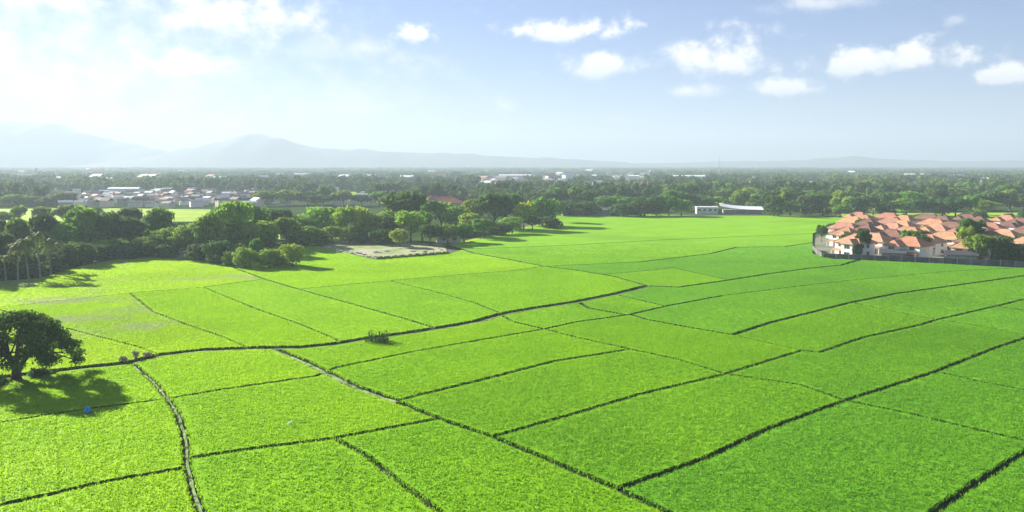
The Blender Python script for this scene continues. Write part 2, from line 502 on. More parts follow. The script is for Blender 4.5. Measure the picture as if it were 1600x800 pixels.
# (width in metres of the gap in the crop, polyline in photo pixels)
BUNDS = [
    # outer edge of the rice land
    (0.6, [(XL, 470), (-60, 452), (0, 441), (60, 437), (130, 416), (200, 403), (260, 403), (330, 411), (345, 404), (425, 386), (492, 385), (588, 407), (700, 398), (722, 391), (700, 385), (760, 373), (790, 362), (858, 352), (868, 338), (1000, 335), (1090, 338), (1240, 338), (1330, 341), (1272, 366), (1272, 398), (1302, 406), (1480, 414), (1600, 421), (XR, 434)]),
    (0.6, [(XL, 460), (XL, YB)]), (0.6, [(XL, YB), (XR, YB)]), (0.6, [(XR, YB), (XR, 425)]),
    # canal
    (3.4, [(XL, 622), (-60, 602), (70, 585), (130, 578), (200, 571), (250, 558), (320, 550), (400, 547), (470, 546), (520, 541), (580, 531), (640, 523), (700, 513), (745, 505), (785, 493), (830, 485), (900, 474), (960, 462), (1012, 449)]),
    (1.4, [(1012, 449), (1060, 451), (1130, 441), (1200, 430), (1265, 421), (1315, 416), (1345, 407)]),
    (1.0, [(1012, 449), (960, 434), (900, 424), (850, 418), (800, 408), (740, 397), (722, 391)]),
    # lines running up to the right
    (0.8, [(262, 627), (345, 613), (495, 591), (525, 578), (650, 552), (730, 538), (850, 517), (900, 506), (985, 494), (1040, 481), (1125, 465)]),
    (0.25, [(1125, 465), (1250, 449), (1350, 438), (1480, 426), (1600, 420)]),
    (1.0, [(620, 630), (750, 598), (865, 568), (990, 548), (1097, 521)]),
    (1.3, [(1145, 526), (1200, 508), (1330, 475), (1400, 461), (1500, 447), (1600, 433), (XR, 407)]),
    (0.8, [(770, 687), (900, 650), (1000, 620), (1130, 589), (1252, 551), (1280, 554), (1350, 530), (1440, 510), (1465, 502), (1560, 480), (1600, 470), (XR, 415)]),
    (0.95, [(860, 822), (900, 798), (965, 770), (1100, 722), (1200, 675), (1320, 630), (1460, 585), (1560, 545), (1600, 532), (XR, 435)]),
    (0.9, [(1340, 900), (1465, 802), (1540, 750), (1600, 712), (XR, 540)]),
    (0.9, [(XL, 852), (0, 795), (70, 780), (170, 757), (286, 737), (297, 735)]),
    (0.9, [(286, 722), (400, 705), (520, 690), (640, 667), (688, 658)]),
    (0.6, [(XL, 705), (0, 665), (60, 655), (140, 643), (240, 630), (262, 627)]),
    # field path
    (1.01, [(205, 570), (240, 600), (262, 627), (278, 652), (290, 690), (293, 735), (304, 780), (318, 815), (345, 885)]),
    # lines running down to the right
    (1.9, [(425, 546), (480, 570), (505, 583), (560, 610), (620, 631)]),
    (0.9, [(620, 631), (690, 660), (770, 687), (860, 725), (965, 770), (1030, 800), (1200, 890)]),
    (0.7, [(520, 688), (570, 715), (620, 755), (680, 800), (770, 885)]),
    (0.6, [(782, 494), (800, 505), (850, 517), (900, 530), (985, 549), (1060, 565), (1133, 588), (1250, 605), (1320, 629), (1420, 650), (1500, 670), (1600, 693), (XR, 755)]),
    (0.9, [(902, 473), (920, 484), (985, 496), (1010, 502), (1085, 516), (1145, 526)]),
    (0.4, [(960, 462), (1040, 481)]),
    (0.3, [(1145, 526), (1190, 537), (1258, 552)]),
    (0.35, [(1330, 475), (1400, 490), (1462, 502), (1530, 512), (1600, 526), (XR, 575)]),
    (0.5, [(1462, 584), (1530, 600), (1600, 613), (XR, 660)]),
    (0.4, [(1556, 481), (1600, 487), (XR, 520)]),
    # left field
    (0.38, [(XL, 415), (-60, 470), (0, 487), (100, 515), (215, 545), (252, 558)]),
    (0.38, [(203, 460), (240, 490), (300, 513), (350, 530), (388, 547)]),
    (0.33, [(318, 451), (400, 485), (470, 510), (520, 531), (534, 539)]),
    (0.6, [(340, 403), (365, 420), (410, 437), (470, 455), (570, 483), (640, 503), (682, 516)]),
    (0.33, [(-10, 484), (203, 460), (318, 451), (412, 438)]),
    (0.33, [(468, 454), (540, 447), (640, 438), (720, 431), (800, 425), (850, 418)]),
    (0.33, [(610, 441), (680, 458), (740, 475), (785, 493)]),
    # far middle
    (0.5, [(940, 431), (1020, 424), (1052, 420), (1130, 412), (1275, 402)]),
    (0.4, [(1052, 420), (1140, 440)]),
    (0.7, [(850, 418), (1000, 411), (1110, 398), (1150, 388), (1190, 387), (1225, 387), (1272, 380)]),
    (0.5, [(722, 391), (880, 385), (1040, 376), (1272, 366)]),
    (0.4, [(790, 362), (930, 360), (1100, 356), (1290, 352)]),
    (0.1, [(90, 651), (86, 690), (93, 720), (92, 772)]), (0.1, [(190, 637), (193, 680), (187, 720), (182, 755)]), (0.1, [(0, 665), (6, 793)]),
]


def arrangement(bunds):
    segs = []
    for w, pl in bunds:
        pl = [Vector(p) for p in pl]
        pl[0] = pl[0] + (pl[0] - pl[1]).normalized() * 5
        pl[-1] = pl[-1] + (pl[-1] - pl[-2]).normalized() * 5
        for a, b in zip(pl[:-1], pl[1:]):
            segs.append((a, b, w))
    cuts = [[0.0, 1.0] for _ in segs]
    for i in range(len(segs)):
        a, b, _ = segs[i]
        r1 = b - a
        for j in range(i + 1, len(segs)):
            c, d, _ = segs[j]
            r2 = d - c
            den = r1.x * r2.y - r1.y * r2.x
            if abs(den) < 1e-9:
                continue
            q = c - a
            t = (q.x * r2.y - q.y * r2.x) / den
            u = (q.x * r1.y - q.y * r1.x) / den
            if -1e-6 <= t <= 1 + 1e-6 and -1e-6 <= u <= 1 + 1e-6:
                cuts[i].append(t)
                cuts[j].append(u)
    nodes, edges = [], {}

    def node(p):
        for k, q in enumerate(nodes):
            if (q - p).length < 2.2:
                return k
        nodes.append(p)
        return len(nodes) - 1
    for (a, b, w), ts in zip(segs, cuts):
        ts = sorted(ts)
        ids = [node(a + (b - a) * t) for t in ts]
        for k0, k1 in zip(ids[:-1], ids[1:]):
            if k0 != k1:
                e = (min(k0, k1), max(k0, k1))
                edges[e] = max(edges.get(e, 0), w)
    while True:
        deg = {}
        for e in edges:
            for k in e:
                deg[k] = deg.get(k, 0) + 1
        bad = [e for e in edges if deg[e[0]] == 1 or deg[e[1]] == 1]
        if not bad:
            break
        for e in bad:
            del edges[e]
    nb = {}
    for a, b in edges:
        nb.setdefault(a, []).append(b)
        nb.setdefault(b, []).append(a)
    for a in nb:
        nb[a].sort(key=lambda b: math.atan2(nodes[b].y - nodes[a].y, nodes[b].x - nodes[a].x))
    seen, faces = set(), []
    for a in nb:
        for b in nb[a]:
            if (a, b) in seen:
                continue
            f, u, v = [], a, b
            while (u, v) not in seen:
                seen.add((u, v))
                f.append(u)
                l = nb[v]
                w_ = l[(l.index(u) - 1) % len(l)]
                u, v = v, w_
            ar = sum(nodes[f[i]].x * nodes[f[(i + 1) % len(f)]].y - nodes[f[(i + 1) % len(f)]].x * nodes[f[i]].y for i in range(len(f))) / 2
            faces.append((ar, f))
    return nodes, edges, faces


nodes, edges, faces = arrangement(BUNDS)
faces = [f for ar, f in faces if ar > 30]


def inset(poly, wid):
    """poly: list of Vector2 counter-clockwise, wid: gap half width of edge i (i -> i+1)"""
    n_ = len(poly)
    out = []
    for i in range(n_):
        p = poly[i]
        d0 = (p - poly[i - 1]).normalized()
        d1 = (poly[(i + 1) % n_] - p).normalized()
        n0 = Vector((-d0.y, d0.x))
        n1 = Vector((-d1.y, d1.x))
        w0, w1 = wid[i - 1], wid[i]
        den = d0.x * d1.y - d0.y * d1.x
        a = p + n0 * w0
        if abs(den) < 0.12:
            out.append(p + (n0 + n1).normalized() * (w0 + w1) / 2)
        else:
            b = p + n1 * w1
            q = b - a
            t = (q.x * d1.y - q.y * d1.x) / den
            t = max(-6, min(6, t))
            out.append(a + d0 * t)
    return out


def inside(poly, P):
    x, y = P[:, 0], P[:, 1]
    res = np.zeros(len(P), bool)
    m_ = len(poly)
    for i in range(m_):
        x0, y0 = poly[i - 1]
        x1, y1 = poly[i]
        if y0 == y1:
            continue
        c = ((y0 > y) != (y1 > y)) & (x < (x1 - x0) * (y - y0) / (y1 - y0) + x0)
        res ^= c
    return res


def area2(poly):
    return sum(poly[i - 1].x * poly[i].y - poly[i].x * poly[i - 1].y for i in range(len(poly))) / 2


TUFT = [[] for _ in RICE]
EDGE = [[] for _ in RICE]
RICE_TOP = 0.4
for f in faces:
    cx = sum(nodes[k].x for k in f) / len(f)
    cy = sum(nodes[k].y for k in f) / len(f)
    poly = [gp(nodes[k].x, nodes[k].y).to_2d() for k in f]
    wid = [edges[(min(a, b), max(a, b))] * 0.38 + 0.10 + 0.0008 * min(250.0, gp(nodes[a].x, nodes[a].y).y) for a, b in zip(f, f[1:] + f[:1])]
    wid = [0.04 if edges[(min(a, b), max(a, b))] == 0.1 else w_ for w_, a, b in zip(wid, f, f[1:] + f[:1])]
    if area2(poly) < 0:
        poly = poly[::-1]
        wid = [wid[(len(wid) - 2 - i) % len(wid)] for i in range(len(wid))]
    ins = inset(poly, wid)
    if area2(ins) < 4:
        continue
    # crop tint: painted backlight fades across the valley, plus a little from plot to plot
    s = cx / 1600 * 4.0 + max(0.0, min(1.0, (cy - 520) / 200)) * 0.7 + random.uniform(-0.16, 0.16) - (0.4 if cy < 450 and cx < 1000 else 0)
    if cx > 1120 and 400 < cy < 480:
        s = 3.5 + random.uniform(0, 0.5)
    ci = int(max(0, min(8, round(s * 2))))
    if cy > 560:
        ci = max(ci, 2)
    if min(p.y for p in ins) < 260:           # the crop edge is ragged, plant by plant
        rag = []
        for i, p in enumerate(ins):
            q = ins[(i + 1) % len(ins)]
            n_ = max(1, min(160, int((q - p).length / (0.5 if p.y < 150 else 1.0))))
            nn = Vector((-(q - p).y, (q - p).x)).normalized()
            for j in range(n_):
                jt = random.uniform(-0.03, 0.16) if j else 0.0
                rag.append(p + (q - p) * (j / n_) + nn * jt)
        edge_pts = [p for p in rag if p.y < 260 and p.y > 62 and abs(p.x) < p.y * .72 + 14]
    else:
        rag = ins
        edge_pts = []
    EDGE[ci] += [(p.x + random.uniform(-.1, .1), p.y + random.uniform(-.1, .1)) for p in edge_pts for _ in range(2)]
    ins = rag
    k = len(ins)
    base = [(p.x, p.y, -0.2) for p in ins]
    top = [(p.x, p.y, RICE_TOP) for p in ins]
    fs_ = [tuple(range(k, 2 * k))] + [(i, (i + 1) % k, k + (i + 1) % k, k + i) for i in range(k)]
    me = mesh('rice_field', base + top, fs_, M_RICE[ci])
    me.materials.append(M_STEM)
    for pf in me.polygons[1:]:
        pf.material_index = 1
    struct('rice_field', me)
    # crop tufts
    ins2 = inset(poly, [w_ + (0.38 if w_ > 0.05 else 0.22) for w_ in wid])
    A = np.array([[p.x, p.y] for p in ins2])
    lo, hi = A.min(0), A.max(0)
    hi[1] = min(hi[1], 330)
    if lo[1] > 330:
        continue
    spc = 0.62 if lo[1] < 140 else 0.85
    nx_, ny_ = int((hi[0] - lo[0]) / spc) + 1, int((hi[1] - lo[1]) / spc) + 1
    gx, gy = np.meshgrid(np.arange(nx_), np.arange(ny_))
    P = np.stack([gx.ravel(), gy.ravel()], 1) * spc + lo + RNG.uniform(-0.45, 0.45, (nx_ * ny_, 2)) * spc
    vis = (np.abs(P[:, 0]) < P[:, 1] * 0.72 + 14) & (P[:, 1] > 62)
    # thin out with distance
    keep = RNG.uniform(0, 1, len(P)) < np.clip((330 - P[:, 1]) / 90, 0, 1)
    P = P[vis & keep]
    if len(P):
        P = P[inside(A, P)]
        TUFT[ci].append(P)


def tuft_mesh(mat, seed, nb=19, rad=0.5, h=(0.10, 0.21), wd=0.042):
    rs = np.random.default_rng(seed)
    V, F = [], []
    for i in range(nb):
        a = rs.uniform(0, 6.28)
        r_ = rad * math.sqrt(rs.uniform(0, 1))
        x, y = r_ * math.cos(a), r_ * math.sin(a)
        hh = rs.uniform(*h)
        b = rs.uniform(0, 6.28)
        lean = rs.uniform(0.02, 0.14)
        wx, wy = math.cos(b) * wd, math.sin(b) * wd
        c = b + 1.57 + rs.uniform(-.5, .5)
        lx, ly = math.cos(c) * lean, math.sin(c) * lean
        k = len(V)
        V += [(x - wx, y - wy, -0.06), (x + wx, y + wy, -0.06), (x + wx * .8 + lx * .5, y + wy * .8 + ly * .5, hh * .6),
              (x - wx * .8 + lx * .5, y - wy * .8 + ly * .5, hh * .6), (x + lx * 1.6, y + ly * 1.6, hh)]
        F += [(k, k + 1, k + 2, k + 3), (k + 3, k + 2, k + 4)]
    return mesh('tuft', V, F, mat)


def instancer(name, pts, protos, scale=(0.8, 1.25), zrot=True, sc_attr=None):
    """one 'stuff' object: prototypes scattered over points by geometry nodes"""
    me = bpy.data.meshes.new(name)
    pts = np.asarray(pts, np.float32)
    me.vertices.add(len(pts))
    me.vertices.foreach_set('co', pts.ravel())
    if sc_attr is not None:
        at = me.attributes.new('size', 'FLOAT_VECTOR', 'POINT')
        at.data.foreach_set('vector', np.asarray(sc_attr, np.float32).ravel())
    me.update()
    o = tag(obj(name, me), kind='stuff')
    ng = bpy.data.node_groups.new(name, 'GeometryNodeTree')
    ng.interface.new_socket('Geometry', in_out='INPUT', socket_type='NodeSocketGeometry')
    ng.interface.new_socket('Geometry', in_out='OUTPUT', socket_type='NodeSocketGeometry')
    N, L = ng.nodes, ng.links
    gi, go = N.new('NodeGroupInput'), N.new('NodeGroupOutput')
    m2p = N.new('GeometryNodeMeshToPoints')
    L.new(gi.outputs[0], m2p.inputs[0])
    join = N.new('GeometryNodeJoinGeometry')
    L.new(join.outputs[0], go.inputs[0])
    ind = N.new('GeometryNodeInputIndex')
    for i, pm in enumerate(protos):
        po = bpy.data.objects.new(name + '_source', pm)
        oi = N.new('GeometryNodeObjectInfo')
        oi.inputs['Object'].default_value = po
        oi.inputs['As Instance'].default_value = True
        iop = N.new('GeometryNodeInstanceOnPoints')
        L.new(m2p.outputs[0], iop.inputs['Points'])
        L.new(oi.outputs['Geometry'], iop.inputs['Instance'])
        if len(protos) > 1:
            md = N.new('ShaderNodeMath')
            md.operation = 'MODULO'
            L.new(ind.outputs[0], md.inputs[0])
            md.inputs[1].default_value = len(protos)
            cp = N.new('FunctionNodeCompare')
            cp.data_type = 'FLOAT'
            cp.operation = 'EQUAL'
            L.new(md.outputs[0], cp.inputs[0])
            cp.inputs[1].default_value = i
            cp.inputs['Epsilon'].default_value = 0.1
            L.new(cp.outputs[0], iop.inputs['Selection'])
        rv = N.new('FunctionNodeRandomValue')
        rv.data_type = 'FLOAT_VECTOR'
        rv.inputs[0].default_value = (0, 0, 0)
        rv.inputs[1].default_value = (0, 0, 6.283)
        L.new(rv.outputs[0], iop.inputs['Rotation'])
        if sc_attr is not None:
            na = N.new('GeometryNodeInputNamedAttribute')
            na.data_type = 'FLOAT_VECTOR'
            na.inputs[0].default_value = 'size'
            L.new(na.outputs[0], iop.inputs['Scale'])
        else:
            rs = N.new('FunctionNodeRandomValue')
            rs.data_type = 'FLOAT'
            rs.inputs[2].default_value = scale[0]
            rs.inputs[3].default_value = scale[1]
            L.new(rs.outputs[1], iop.inputs['Scale'])
        L.new(iop.outputs[0], join.inputs[0])
    md = o.modifiers.new('scatter', 'NODES')
    md.node_group = ng
    return o


for ci, lst in enumerate(TUFT):
    if not lst:
        continue
    P = np.concatenate(lst)
    P = np.column_stack([P, np.full(len(P), RICE_TOP)])
    if EDGE[ci]:
        E_ = np.array(EDGE[ci])
        E_ = np.column_stack([E_, np.full(len(E_), RICE_TOP - 0.16)])
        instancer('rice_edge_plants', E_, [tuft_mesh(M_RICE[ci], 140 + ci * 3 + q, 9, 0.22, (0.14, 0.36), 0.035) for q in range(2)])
    RNG.shuffle(P)
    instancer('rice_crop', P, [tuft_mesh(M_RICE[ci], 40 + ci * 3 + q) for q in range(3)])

# wild grass along the bunds
GB = []
for (a, b), w in edges.items():
    p, q = gp(*nodes[a]).to_2d(), gp(*nodes[b]).to_2d()
    if min(p.y, q.y) > 300 or w in (0.1,):
        continue
    L_ = (q - p).length
    m_ = int(L_ * (2.2 if w > 1.0 else 1.2))
    t = RNG.uniform(0, 1, m_)
    side = RNG.uniform(-0.36, 0.36, m_) * w
    nrm = Vector((-(q - p).y, (q - p).x)).normalized()
    pp = np.stack([p.x + (q.x - p.x) * t + nrm.x * side, p.y + (q.y - p.y) * t + nrm.y * side, np.full(m_, -0.05)], 1)
    pp = pp[(np.abs(pp[:, 0]) < pp[:, 1] * 0.72 + 14) & (pp[:, 1] > 62) & (pp[:, 1] < 300)]
    GB.append(pp)
instancer('bund_grass', np.concatenate(GB), [tuft_mesh(M_GRASS, 90 + q, 12, 0.35, (0.18, 0.48), 0.045) for q in range(3)])

# soil floor under the rice land, then paths and banks as sheets above it
struct('field_floor', mesh('field_floor', [gp(XL - 40, 900, 0)[:2] + (-0.1,), gp(XR + 40, 900, 0)[:2] + (-0.1,), gp(XR + 40, 405, 0)[:2] + (-0.1,), gp(1340, 336, 0)[:2] + (-0.1,), gp(860, 334, 0)[:2] + (-0.1,), gp(700, 385, 0)[:2] + (-0.1,), gp(200, 400, 0)[:2] + (-0.1,), gp(XL - 40, 470, 0)[:2] + (-0.1,)], [tuple(range(8))], M_DITCH))


def ribbon(name, pl, width, z, mat, off=0.0, jit=0.25, foot=None):
    pts = []
    for (a, b) in zip(pl[:-1], pl[1:]):
        p, q = gp(*a).to_2d(), gp(*b).to_2d()
        m_ = max(2, int((q - p).length / 1.5))
        pts += [p + (q - p) * (i / m_) for i in range(m_)]
    pts.append(gp(*pl[-1]).to_2d())
    V = []
    for i, p in enumerate(pts):
        t = (pts[min(i + 2, len(pts) - 1)] - pts[max(i - 2, 0)]).normalized()
        nn = Vector((-t.y, t.x))
        a = off + width / 2 * (1 + random.uniform(-jit, jit))
        b = off - width / 2 * (1 + random.uniform(-jit, jit))
        zz = z + (random.uniform(-.04, .04) if foot else 0)
        row_ = [(p.x + nn.x * a, p.y + nn.y * a, zz), (p.x + nn.x * b, p.y + nn.y * b, zz)]
        if foot:
            row_ = [(p.x + nn.x * (a + foot), p.y + nn.y * (a + foot), -.15)] + row_ + [(p.x + nn.x * (b - foot), p.y + nn.y * (b - foot), -.15)]
        V += row_
    w_ = 4 if foot else 2
    F = [(w_ * i + k, w_ * i + k + 1, w_ * i + w_ + k + 1, w_ * i + w_ + k) for i in range(len(pts) - 1) for k in range(w_ - 1)]
    return struct(name, mesh(name, V, F, mat))


CANAL = BUNDS[4][1]
ribbon('ditch_water', CANAL, 0.9, -0.07, M_WATER, 0.45, 0.2)
ribbon('canal_bank', CANAL, 0.45, 0.3, M_BANK, -0.65, 0.4, foot=.3)
ribbon('path', [(205, 572), (240, 600), (262, 627), (278, 652), (290, 690), (293, 735), (304, 780), (318, 815), (345, 885)], 0.22, 0.22, M_PATH, 0.1, jit=.6, foot=.15)
ribbon('path', [(425, 548), (480, 570), (505, 583), (560, 610), (620, 631)], 0.45, 0.22, M_PATH, jit=.6, foot=.25)
ribbon('path', [(1016, 448), (1060, 451)], 0.8, 0.2, M_PATH, foot=.3)


def sheet(name, pix, z, mat):
    return struct(name, mesh(name, [gp(x, y)[:2] + (z,) for x, y in pix], [tuple(range(len(pix)))], mat))


# meadows and fields among the trees further off
sheet('meadow', [(-200, 352), (130, 346), (320, 346), (330, 327), (150, 325), (-200, 328)], -0.05, M_FIELD)
sheet('meadow', [(1300, 339), (1900, 352), (1900, 331), (1320, 333)], -0.05, M_FIELD)
sheet('meadow', [(1225, 331), (1420, 331), (1400, 323), (1250, 323)], -0.04, M_FIELD)
sheet('meadow', [(1015, 318), (1040, 318), (1045, 307), (1018, 307)], -0.04, M_FIELD)
sheet('meadow', [(1112, 322), (1130, 322), (1132, 309), (1114, 309)], -0.04, M_FIELD)
sheet('meadow', [(730, 388), (870, 352), (860, 345), (700, 382)], -0.06, M_FIELD)
sheet('meadow', [(425, 372), (500, 384), (610, 380), (600, 366), (440, 362)], -0.06, M_FIELD)
sheet('cleared_ground', [(492, 386), (588, 405), (700, 396), (694, 383), (620, 376), (545, 374), (498, 380)], 0.12, M_SITE)

# ------------------------------------------------------------------ trees


def leaf_cards(P, Nrm, size, rs, aspect=0.6):
    """pointed leaf-spray quads at P, roughly facing along Nrm"""
    m_ = len(P)
    Nn = Nrm + rs.normal(0, 0.55, (m_, 3))
    Nn /= np.linalg.norm(Nn, axis=1, keepdims=True) + 1e-9
    T = np.cross(Nn, rs.normal(0, 1, (m_, 3)))
    T /= np.linalg.norm(T, axis=1, keepdims=True) + 1e-9
    B = np.cross(Nn, T)
    s = (size * rs.uniform(0.6, 1.4, m_))[:, None]
    V = np.stack([P - T * s, P - B * s * aspect + Nn * s * 0.15, P + T * s, P + B * s * aspect + Nn * s * 0.15], 1).reshape(-1, 3)
    F = np.arange(m_ * 4).reshape(-1, 4)
    return V, F


def crown_points(lobes, n_, rs, fill=0.72):
    w = np.array([l[3] * l[4] for l in lobes])
    ch = rs.choice(len(lobes), n_, p=w / w.sum())
    C = np.array([[l[0], l[1], l[2]] for l in lobes])[ch]
    S = np.array([[l[3], l[3], l[4]] for l in lobes])[ch]
    D = rs.normal(0, 1, (n_, 3))
    D[:, 2] = np.where((D[:, 2] < -0.3) & (rs.uniform(0, 1, n_) < 0.55), -D[:, 2], D[:, 2])
    D /= np.linalg.norm(D, axis=1, keepdims=True)
    # knobbly lobes: small bumps over the shell
    bump = 1 + 0.13 * np.sin(D[:, 0] * 7 + ch) * np.sin(D[:, 1] * 6 + ch * 2) + 0.08 * np.sin(D[:, 2] * 11 + ch)
    r_ = rs.uniform(fill, 1.05, n_) * bump
    return C + D * S * r_[:, None], D


def make_crown(seed, mat, n_leaf, leaf, shape):
    rs = np.random.default_rng(seed)
    lobes = []
    if shape == 'round':
        lobes.append((0, 0, 6.3, 3.0, 2.8))
        for i in range(9):
            a = i * 2.4 + rs.uniform(-.4, .4)
            rr_ = rs.uniform(1.6, 3.0)
            lobes.append((rr_ * math.cos(a), rr_ * math.sin(a), rs.uniform(4.2, 8.2), rs.uniform(1.2, 2.0), rs.uniform(1.0, 1.7)))
    elif shape == 'spread':
        for i in range(12):
            a = i * 2.4 + rs.uniform(-.4, .4)
            rr_ = 3.4 * math.sqrt((i + .5) / 12)
            lobes.append((rr_ * math.cos(a), rr_ * math.sin(a), 7.4 - rr_ * 0.55 + rs.uniform(-.8, .8), rs.uniform(1.3, 2.0), rs.uniform(1.1, 1.7)))
        for i in range(5):
            lobes.append((2.3 * math.cos(i * 1.3), 2.3 * math.sin(i * 1.3), rs.uniform(2.8, 4.4), rs.uniform(1.2, 1.8), rs.uniform(1.2, 1.8)))
    elif shape == 'tall':
        for i in range(11):
            t = i / 10
            a = i * 2.4
            rr_ = rs.uniform(0.5, 2.4) * (1 - 0.55 * t)
            lobes.append((rr_ * math.cos(a), rr_ * math.sin(a), 2.6 + 6.4 * t, rs.uniform(1.3, 2.1) * (1 - .35 * t), rs.uniform(1.0, 1.6)))
    elif shape == 'bush':
        lobes.append((0, 0, 4.6, 3.4, 4.4))
        for i in range(11):
            a = i * 2.4 + rs.uniform(-.4, .4)
            rr_ = rs.uniform(1.8, 3.2)
            lobes.append((rr_ * math.cos(a), rr_ * math.sin(a), rs.uniform(1.6, 7.6), rs.uniform(1.2, 1.9), rs.uniform(1.2, 2.2)))
    P, D = crown_points(lobes, n_leaf, rs)
    P[:, 2] = np.maximum(P[:, 2], 0.15)
    V, F = leaf_cards(P, D, leaf, rs)
    tk = MB()
    top = 5.5 if shape != 'bush' else 4.0
    tk.tube([(0, 0, -0.3), (0.05, 0.03, 1.5), (0.1, -0.05, 3.2), (0, 0, top)], [0.34, 0.26, 0.2, 0.1])
    for l in lobes[1:7]:
        z0 = rs.uniform(1.8, 3.6)
        tk.tube([(0.05, 0, z0), (l[0] * .5, l[1] * .5, (z0 + l[2]) / 2 - .2), (l[0], l[1], l[2])], [0.13, 0.08, 0.03], 5)
    return mesh('crown', V, F, mat), tk.mesh('trunk', M_BARK, True)


PROTO = {}
sd = 200
for key, shape, matk, nl, lf, cnt in [('round', 'round', 'mid', 1900, 0.44, 3), ('dark', 'round', 'dark', 2100, 0.44, 3), ('spread', 'spread', 'mid', 1900, 0.42, 2),
                                      ('tall', 'tall', 'light', 1700, 0.40, 2), ('yellow', 'round', 'yellow', 1700, 0.42, 2), ('light', 'spread', 'light', 1800, 0.42, 2),
                                      ('bush', 'bush', 'light', 2400, 0.40, 3), ('darkbush', 'bush', 'dark', 2000, 0.42, 2)]:
    PROTO[key] = []
    for i in range(cnt):
        sd += 1
        PROTO[key].append(make_crown(sd, M_LEAF[matk], nl, lf, shape))


def make_palm(seed):
    rs = np.random.default_rng(seed)
    tk = MB()
    bx, by = rs.uniform(-.6, .6, 2)
    tk.tube([(0, 0, -.3), (bx * .3, by * .3, 2.5), (bx * .7, by * .7, 5.2), (bx, by, 8.0)], [0.26, 0.19, 0.16, 0.13])
    V, F = [], []
    for i in range(17):
        a = i * 2.4 + rs.uniform(-.2, .2)
        up = rs.uniform(-0.35, 1.1)
        L_ = rs.uniform(2.6, 3.4)
        d = np.array([math.cos(a), math.sin(a), 0])
        side = np.array([-math.sin(a), math.cos(a), 0])
        prev = None
        for s in range(9):
            t = s / 8
            c = np.array([bx, by, 8.0]) + d * L_ * t * math.cos(up * (1 - t * .5)) + np.array([0, 0, L_ * (math.sin(up) * t - 1.0 * t * t)])
            if s > 0:
                for sgn in (-1, 1):
                    ll = 0.75 * math.sin(math.pi * (0.15 + 0.8 * t)) + .1
                    k = len(V)
                    tip = (c + prev) / 2 + side * sgn * ll + d * .3 - np.array([0, 0, ll * .55])
                    V += [tuple(prev), tuple(c), tuple(tip)]
                    F.append((k, k + 1, k + 2))
            prev = c
    return mesh('crown', V, F, M_LEAF['palm']), tk.mesh('trunk', M_PALMBARK, True)


PROTO['palm'] = [make_palm(500 + i) for i in range(4)]
SHAPE_H = {k: (10.4 if k == 'palm' else 9.4) for k in PROTO}
SHAPE_W = {k: (5.6 if k == 'palm' else 8.6) for k in PROTO}
TREES = []


def tree(kind, x, yb, yt, wpx, name='broadleaf_tree', where='', group=None, label=None, p=None):
    p = p or gp(x, yb, 0)
    s = px_scale(p)
    h = (yb - yt) * s
    w = wpx * s
    c, t = random.choice(PROTO[kind])
    e = obj(name, None, None, (p.x, p.y, -0.1), random.uniform(0, 6.28), (w / SHAPE_W[kind], w / SHAPE_W[kind], h / SHAPE_H[kind]))
    e.empty_display_size = 0.5
    obj('trunk', t, e)
    obj('crown', c, e)
    tag(e, label, 'tree' if 'bush' not in kind else 'bush', group)
    TREES.append((e, kind, where, x, label))
    return e


LEFT = 'left wooded strip'
for a in [(10, 441, 388, 34), (28, 439, 365, 38), (45, 437, 358, 40), (63, 435, 345, 42), (80, 429, 358, 38), (95, 425, 366, 36), (-30, 444, 370, 38)]:
    tree('palm', *a, name='palm_tree', where=LEFT)
for a in [('dark', -15, 428, 355, 70), ('dark', 10, 400, 345, 50), ('round', 30, 408, 338, 46), ('dark', 72, 405, 330, 42), ('round', 98, 405, 345, 44),
          ('round', 130, 398, 322, 58), ('dark', 172, 396, 328, 52), ('dark', 205, 396, 336, 54), ('darkbush', 122, 414, 376, 62), ('light', 163, 404, 372, 46), ('darkbush', 200, 405, 380, 54),
          ('round', 251, 392, 322, 54), ('spread', 262, 400, 352, 44), ('light', 232, 402, 366, 48), ('round', 290, 402, 350, 50), ('spread', 326, 404, 327, 52),
          ('darkbush', 340, 413, 374, 46), ('darkbush', 312, 409, 380, 44), ('darkbush', 268, 404, 380, 44), ('light', 368, 394, 304, 60), ('spread', 347, 392, 318, 44), ('spread', 395, 385, 312, 54),
          ('dark', 405, 384, 342, 56), ('darkbush', 372, 392, 354, 58), ('dark', 428, 380, 343, 44), ('spread', 420, 394, 366, 30), ('darkbush', 62, 424, 392, 56), ('darkbush', 22, 432, 402, 56), ('dark', -60, 436, 360, 80), ('round', -110, 438, 352, 80)]:
    tree(*a, where=LEFT)
for (dy, hp, wp, st, kinds, wh) in [(4, 24, 46, 30, ['darkbush', 'darkbush', 'bush'], 'left strip fringe'), (16, 46, 50, 34, ['round', 'dark', 'light', 'spread'], 'left strip middle'), (30, 50, 50, 40, ['dark', 'round', 'spread'], 'left strip back')]:
    x = -130
    while x < (355 if dy < 10 else 470):
        x += st * random.uniform(.75, 1.25)
        yb = float(np.interp(x, [-200, 0, 60, 130, 200, 260, 330, 365, 480], [466, 441, 437, 416, 403, 403, 411, 412, 402])) - dy
        if 225 < x < 335 and dy > 20:
            continue
        tree(random.choice(kinds), x, yb, yb - hp * random.uniform(.75, 1.2), wp * random.uniform(.85, 1.25), where=wh)
CL = 'clump of rounded bushes'
for a in [('bush', 383, 420, 384, 38), ('bush', 420, 419, 387, 44), ('bush', 457, 418, 378, 38), ('bush', 359, 417, 390, 26), ('round', 403, 413, 371, 26), ('bush', 440, 415, 386, 36)]:
    tree(*a, name='rounded_bush' if a[0] == 'bush' else 'broadleaf_tree', where=CL)
MID = 'grove beside the cleared plot'
